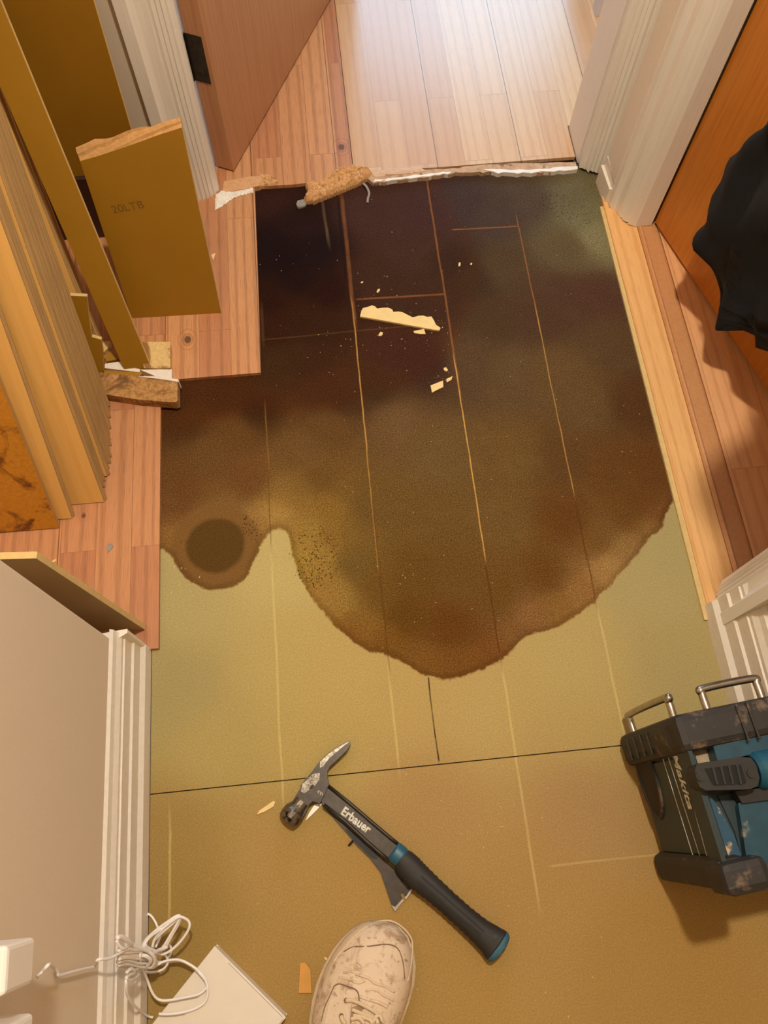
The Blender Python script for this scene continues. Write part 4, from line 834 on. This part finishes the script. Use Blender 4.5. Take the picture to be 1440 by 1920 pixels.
def onshoe(px, py, off=.001):
    r_ = nrm(ray(px, py)); h_ = bvh.ray_cast(Vector(CP), Vector(r_))
    if h_[0] is None: return fl(px, py, .019)
    return np.array(h_[0])+(-r_)*off
def s3(cx, cy, off=.001): return onshoe(520+cx/4.5, 1680+cy/4.5, off)
def stube(name, pts, r_, mat, off=.001, n=6, flat=1.): return MB().tube(smooth_path([s3(a, b_, off) for a, b_ in pts], n), r_, 8, flat=flat).build(name, mat, shoe, smooth=True)
stube('toe_seam', [(560, 470), (640, 430), (760, 425), (880, 410), (960, 412), (1020, 450), (1060, 560), (1075, 700)], .0008, m_seam, .0002)
stube('toe_rand', [(470, 560), (560, 440), (660, 330), (760, 255), (860, 215), (960, 212), (1050, 260), (1120, 340), (1140, 420), (1130, 560), (1100, 720)], .0014, m_lace, .0002)
stube('facing_seam', [(480, 760), (520, 742), (600, 765), (660, 790), (685, 830), (690, 890)], .0009, m_seam, .0003)
stube('side_seam', [(480, 760), (440, 850), (400, 940), (370, 1060)], .0008, m_seam, .0002)
def patch(name, pts, mat, off, th=.0016):
    v = [s3(a, b_, off) for a, b_ in pts]; n = len(v); c_ = sum(v)/n; v2 = [p+UPZ*th for p in v]
    return MB().add(v+v2+[c_+UPZ*(th+.0004)], [(i, (i+1) % n, n+(i+1) % n, n+i) for i in range(n)]+[(n+i, n+(i+1) % n, 2*n) for i in range(n)]).build(name, mat, shoe, smooth=False)
patch('eyelet_facing', [(500, 760), (560, 770), (640, 800), (665, 840), (640, 900), (615, 930), (608, 1000), (600, 1076), (400, 1076), (440, 900)], m_leather, .0006)
patch('tongue', [(625, 940), (700, 915), (800, 960), (880, 1020), (890, 1078), (612, 1078), (615, 1000)], plain('tongue_dark_cream', (160, 130, 100), .8, var=.25, scale=80, bump=.3), .0003, .0004)
for q in ((580, 880), (540, 1010)): 
    c0 = s3(*q, .0032); MB().tube([c0, c0+UPZ*.0012], .0030, 14).build('eyelet', m_seam, shoe)
for pts in ([(578, 882), (640, 885), (720, 920), (800, 965), (860, 1010), (900, 1070)], [(540, 1010), (548, 1045), (575, 1078)], [(630, 960), (690, 985), (760, 1010), (830, 1040), (850, 1078)], [(640, 1010), (700, 1020), (780, 1045), (800, 1078)], [(620, 1040), (680, 1030), (720, 1060), (730, 1078)], [(800, 1078), (830, 1020), (870, 1010), (885, 1060)]):
    stube('lace', pts, .0024, m_lace, .0044, flat=.6)
for pts, w_ in (([(520, 690), (600, 700), (680, 735), (740, 715)], .0016), ([(660, 660), (760, 690), (830, 740), (900, 760), (990, 810)], .0018), ([(700, 850), (780, 880), (860, 900), (930, 940)], .0020), ([(740, 800), (820, 790), (900, 840), (980, 880)], .0016), ([(560, 650), (620, 640), (700, 670)], .0012)):
    stube('crease', pts, w_, m_leather, .0001)
# ------------------------------------------------------------------ white box, cable and plugs at the lower left
m_wbox = plain('cream_white_plastic', (226, 214, 196), .4, var=.03, scale=30, bump=.02)
rt = tag(empty('white_box', tuple(fl(400, 1850))), 'cream white flat plastic box lying diagonally on the underlay at the bottom edge', 'plastic box')
r0, r1, r2 = fl(401, 1775, .026), fl(531, 1905, .026), fl(279, 1921, .026)
u1 = nrm(r1-r0); u2 = np.array([-u1[1], u1[0], 0]); u2 = u2 if u2@(r2-r0) > 0 else -u2; l1_ = np.linalg.norm(r1-r0); l2_ = .20
def rpl(a0_, a1_, b0_, b1_, z0, z1, name, bev): return MB().prism([np.array([*(r0+u1*a+u2*b__)[:2], z0]) for a, b__ in ((a0_, b0_), (a1_, b0_), (a1_, b1_), (a0_, b1_))], UPZ*(z1-z0)).build(name, m_wbox, rt, bevel=bev)
rpl(0, l1_+.004, 0, l2_, .0006, .020, 'base', .004).modifiers['b'].segments = 4
rpl(.026, l1_+.002, .002, l2_-.002, .018, .027, 'lid', .004).modifiers['b'].segments = 4

def cc6(cx, cy, z=None): return (200+cx/6.545, 1690+cy/6.545, z)
def cpt(cx, cy, z): a = cc6(cx, cy); return fl(a[0], a[1], z)
cab = MB()
def cpath(pts, r_=.0017, n=7): cab.tube(smooth_path([cpt(*p) for p in pts], n), r_, 8)
cpath([(585, 610, .080), (480, 560, .105), (420, 620, .115), (410, 700, .112), (430, 790, .085), (490, 940, .046), (560, 1120, .036), (640, 1205, .031), (760, 1215, .030), (960, 1180, .030), (1130, 1140, .031), (1215, 1070, .031), (1225, 1000, .031), (1150, 890, .034), (1040, 790, .030), (930, 730, .024), (830, 725, .022), (700, 745, .026), (580, 740, .040)])
cpath([(560, 820, .040), (700, 740, .036), (850, 715, .034), (960, 745, .034), (1100, 830, .034), (1210, 960, .033), (1240, 1120, .031), (1200, 1240, .030), (1080, 1320, .029), (900, 1370, .0292), (740, 1385, .0292), (640, 1380, .0292)])
cpath([(400, 820, .09), (300, 860, .125), (245, 940, .150), (235, 1010, .155), (250, 1140, .140), (330, 1270, .095), (430, 1360, .030), (520, 1415, .005), (570, 1425, .005)])
cpath([(450, 560, .03), (440, 400, .012), (440, 250, .004), (470, 165, .003), (530, 165, .003), (590, 240, .003), (625, 320, .006), (660, 420, .02), (600, 560, .04)])
cpath([(600, 640, .052), (500, 560, .060), (470, 490, .060), (600, 360, .064), (750, 250, .066), (860, 180, .066), (900, 200, .064), (820, 350, .060), (720, 520, .055), (660, 620, .050)], .0018)
cpath([(560, 560, .058), (600, 440, .062), (720, 310, .066), (870, 200, .068), (940, 200, .066), (1010, 250, .062), (1010, 330, .060), (940, 450, .055), (840, 560, .05), (720, 640, .048), (620, 640, .05), (570, 600, .052)], .0018)
cpath([(430, 600, .100), (520, 450, .085), (680, 330, .064), (860, 190, .064), (900, 230, .060), (800, 420, .056), (700, 600, .050)], .0018)
cpath([(560, 620, .05), (580, 500, .056), (640, 420, .060), (800, 280, .062), (880, 210, .062), (860, 290, .058), (760, 460, .054), (690, 590, .048)], .0018)
cpath([(430, 860, .030), (560, 870, .028), (680, 840, .028), (745, 770, .030), (745, 700, .032), (700, 640, .036)], .0016)
cpath([(680, 560, .030), (740, 520, .030), (785, 560, .028), (790, 640, .026), (740, 700, .026)], .0016)
rr_ = random.Random(5)
for k in range(11):   # flat hank of parallel turns, half over the skirting
    y_ = 600+k*19; z_ = -.0022*k+rr_.uniform(-.004, .004); j = lambda s_: rr_.uniform(-s_, s_)
    cpath([(135+j(14), y_+j(12), .182+z_), (250, y_-18+j(14), .160+z_), (400, y_-8+j(16), .122+z_), (540+j(10), y_+5+j(12), .092+z_), (600+j(14), y_+j(14), .078+z_), (560, y_+22+j(10), .074+z_), (400, y_+24+j(10), .105+z_), (220, y_+24, .150+z_), (140+j(10), y_+12, .176+z_)], .0018, 5)
cpath([(480, 600, .105), (520, 620, .105), (575, 680, .095), (585, 740, .085), (540, 800, .080), (500, 790, .085), (540, 730, .100), (500, 680, .110), (430, 660, .115)], .0024)
cpath([(300, 520, .145), (380, 560, .130), (480, 600, .112), (560, 640, .095), (640, 600, .070), (740, 560, .055)], .0024)
cw = tag(empty('charger_cable', tuple(cpt(500, 800, 0))), 'white cable in a loose bundle by the left skirting, trailing onto the white box', 'cable')
cab.build('lead', m_cable, cw, smooth=True)
tw = MB(); tw.tube(smooth_path([cpt(125, 450, .190), cpt(180, 440, .180), cpt(250, 480, .165), cpt(300, 520, .148)], 5), .003, 8)
tw.build('plug_tip', m_cable, cw, smooth=True)
MB().tube(smooth_path([cpt(120, 480, .190), cpt(150, 540, .185), cpt(210, 580, .175), cpt(280, 540, .150)], 5), .002, 8).build('lead_end', m_cable, cw, smooth=True)
xw = LW+.021
wp = [onx(69, 1832, LW+.012), onx(80, 1822, LW+.016), onx(91, 1809, LW+.022), onx(99, 1812, LW+.008), onx(107, 1822, LW+.006), onx(112, 1829, LW+.006), onx(145, 1820, LW+.007), onx(178, 1812, LW+.008), onx(183, 1800, LW+.020), onx(205, 1797, LW+.028), cpt(140, 650, .182), cpt(240, 590, .165), cpt(330, 600, .140)]
MB().tube(smooth_path(wp, 5), .0018, 8).build('wall_lead', m_cable, cw, smooth=True)
def plugbox(name, corners, xo, label, zmax=None):
    q = [onx(a, b_, xo) for a, b_ in corners]; ys = [p[1] for p in q]; zs = [p[2] for p in q]
    y0, y1 = min(ys), max(ys); z0, z1 = min(zs), max(zs)
    e = tag(empty(name, (LW, (y0+y1)/2, z0)), label, 'plug adapter')
    pf = [(LW+.0006, 1.), (LW+.010, 1.), (xo-.004, .98), (xo, .93)]
    rg = []
    for x_, s_ in pf:
        cy_, cz_ = (y0+y1)/2, (z0+z1)/2; rg.append([(x_, cy_+(y-cy_)*s_, cz_+(z-cz_)*s_) for y, z in ((y0, z0), (y1, z0), (y1, z1), (y0, z1))])
    MB().loft(rg).build('casing', m_plastic, e, bevel=.003); return e, (y0, y1, z0, z1)
e1, bb1 = plugbox('plug_adapter', [(14, 1772), (67, 1757), (63, 1845), (9, 1868)], LW+.052, 'white plug-in adapter on the left wall, its cable running down to the skirting')
e2, bb2 = plugbox('plug_adapter', [(14, 1924), (61, 1912), (60, 1990), (10, 2010)], LW+.045, 'white plug-in adapter below the first one, cut by the bottom left corner')
for e, bb, nm in ((e1, bb1, 'upper'), (e2, bb2, 'lower')):
    tag(MB().box((LW+.0004, bb[0]-.012, bb[2]-.004+.02), (LW+.0006+.006, bb[1]+.004, bb[3]+.02)).build('faceplate', m_plastic, e, bevel=.001))

# ------------------------------------------------------------------ chips and crumbs on the boards
def c5(cx, cy): return (460+cx/3, 300+cy/3)
def chip(name, pts, th, mat, label, cat='wood chip', z0=.0004, group=None): return flatpiece(name, pts, z0, z0+th, mat, label, cat, group, bevel=.0003)
chip('wood_splinter', [c5(*p) for p in [(645, 880), (652, 850), (662, 832), (690, 826), (712, 817), (728, 822), (742, 836), (770, 831), (802, 830), (826, 840), (832, 854), (862, 852), (884, 856), (915, 872), (942, 885), (975, 876), (1000, 875), (1024, 882), (1047, 880), (1062, 904), (1072, 926), (1098, 944), (1092, 957), (1060, 954), (900, 925), (780, 903)]], .0045, m_chipw, 'long pale splinter with one jagged edge lying on the dark soaked board', 'wood splinter')
for pts, lab in ([[(946, 962), (1005, 950), (1014, 978), (985, 978), (950, 972)], 'small pale chip just below the long splinter, near its right end'],
                 [[(1042, 1268), (1112, 1240), (1114, 1276), (1072, 1296), (1050, 1308)], 'pale square chip lying left of the light joint line on the stained board'],
                 [[(1130, 1232), (1166, 1215), (1160, 1235), (1134, 1250)], 'thin triangular chip touching the light joint line beside the pale square chip'],
                 [[(1115, 1170), (1128, 1165), (1140, 1180), (1132, 1189), (1118, 1182)], 'tiny pale chip above the pale square chip'],
                 [[(748, 985), (760, 966), (774, 970), (770, 985), (756, 990)], 'small white flake on the dark board just under the long splinter'],
                 [[(738, 742), (745, 726), (758, 724), (754, 738), (744, 746)], 'small white flake above the left end of the long splinter'],
                 [[(648, 690), (656, 682), (664, 684), (658, 692)], 'tiny white flake near the dark joint, farther up than the splinter'],
                 [[(1198, 595), (1201, 577), (1210, 575), (1210, 592), (1204, 598)], 'tiny white flake right of the middle joint line, left one of a pair'],
                 [[(1264, 588), (1268, 578), (1276, 580), (1274, 590)], 'tiny white flake right of the middle joint line, right one of a pair']):
    chip('wood_chip', [c5(*p) for p in pts], .0016, m_chipw, lab)
chip('wood_splinter', [(482, 1527), (486, 1520), (512, 1502), (516, 1503), (513, 1512), (498, 1521)], .0016, m_chipw, 'pale splinter left of the hammer head on the dry board', 'wood splinter')
chip('wood_chip', [(560, 1862), (563, 1806), (572, 1805), (582, 1818), (584, 1862)], .0025, plain('amber_veneer', (206, 146, 62), .6, var=.1), 'flat amber wood chip beside the left edge of the shoe')
chip('wood_chip', [(607, 1794), (619, 1799), (612, 1802)], .0014, m_chipw, 'tiny pale sliver between the amber chip and the shoe')
chip('wood_chip', [(97, 1052), (104, 1048), (106, 1050), (100, 1055)], .0012, m_chipw, 'tiny pale chip on the red laminate near the taupe offcut', z0=LZ+.0002)
chip('bark_flake', [(199, 1030), (203, 1020), (209, 1019), (213, 1024), (207, 1031), (201, 1036)], .001, m_glue, 'small grey smear on the red laminate right of the taupe offcut', 'flake', z0=LZ+.0002)
chip('wood_chip', [(396, 478), (404, 474), (400, 488)], .0012, m_chipw, 'small pale chip at the right edge of the short broken board', z0=LZ+.0002)
mbC = MB(); rc = random.Random(11)
def crumb(x, y, s_, z=.0003):
    a = rc.uniform(0, 2*PI); l_ = s_*rc.uniform(.6, 1.8); w_ = s_*rc.uniform(.25, .7); c_, d_ = math.cos(a), math.sin(a)
    mbC.add([(x+c_*l_, y+d_*l_, z), (x-d_*w_, y+c_*w_, z), (x-c_*l_, y-d_*l_, z), (x+d_*w_, y-c_*w_, z), (x, y, z+s_*.6)], [(0, 1, 4), (1, 2, 4), (2, 3, 4), (3, 0, 4), (3, 2, 1, 0)])
for k in range(260): crumb(rc.uniform(-.31, .55), rc.uniform(-.32, 1.2), rc.uniform(.0005, .0011))
for (px, py, n_, sp) in ((730, 590, 26, .05), (800, 615, 24, .03), (830, 715, 10, .012), (925, 1530, 22, .02), (345, 1090, 22, .02), (770, 1090, 10, .02), (510, 1050, 6, .01), (700, 560, 10, .04), (600, 1500, 10, .04), (1180, 860, 3, .01), (640, 640, 12, .03)):
    c_ = fl(px, py)
    for k in range(n_): crumb(rc.gauss(c_[0], sp), rc.gauss(c_[1], sp), rc.uniform(.0006, .0014))
tag(mbC.build('sawdust', m_chipw, keep=True), 'scattered pale sawdust crumbs and splinters over the underlay boards', 'sawdust', kind='stuff')
lc = MB()
pb = smooth_path([cpt(240, 880, .155), cpt(300, 830, .145), cpt(350, 870, .128), cpt(280, 900, .145), cpt(240, 950, .155), cpt(330, 960, .128), cpt(400, 890, .105)], 5)
tag(lc.tube(pb, .0022, 7).build('cable_tie', plain('clear_plastic_tie', (226, 218, 206), .2, bump=0), smooth=True), 'curled translucent plastic tie hanging under the cable bundle at the skirting', 'cable tie')

# recessed ceiling downlight that gives the warm light
cl = tag(empty('ceiling_downlight', (LAMP[0], LAMP[1], 2.4)), 'round white ceiling downlight above the hole', 'lamp')
MB().tube([(LAMP[0], LAMP[1], 2.3995), (LAMP[0], LAMP[1], 2.385)], .055, 28).build('bezel', m_plastic, cl)
MB().tube([(LAMP[0], LAMP[1], 2.385), (LAMP[0], LAMP[1], 2.382)], .040, 28).build('diffuser', m_bulb, cl)
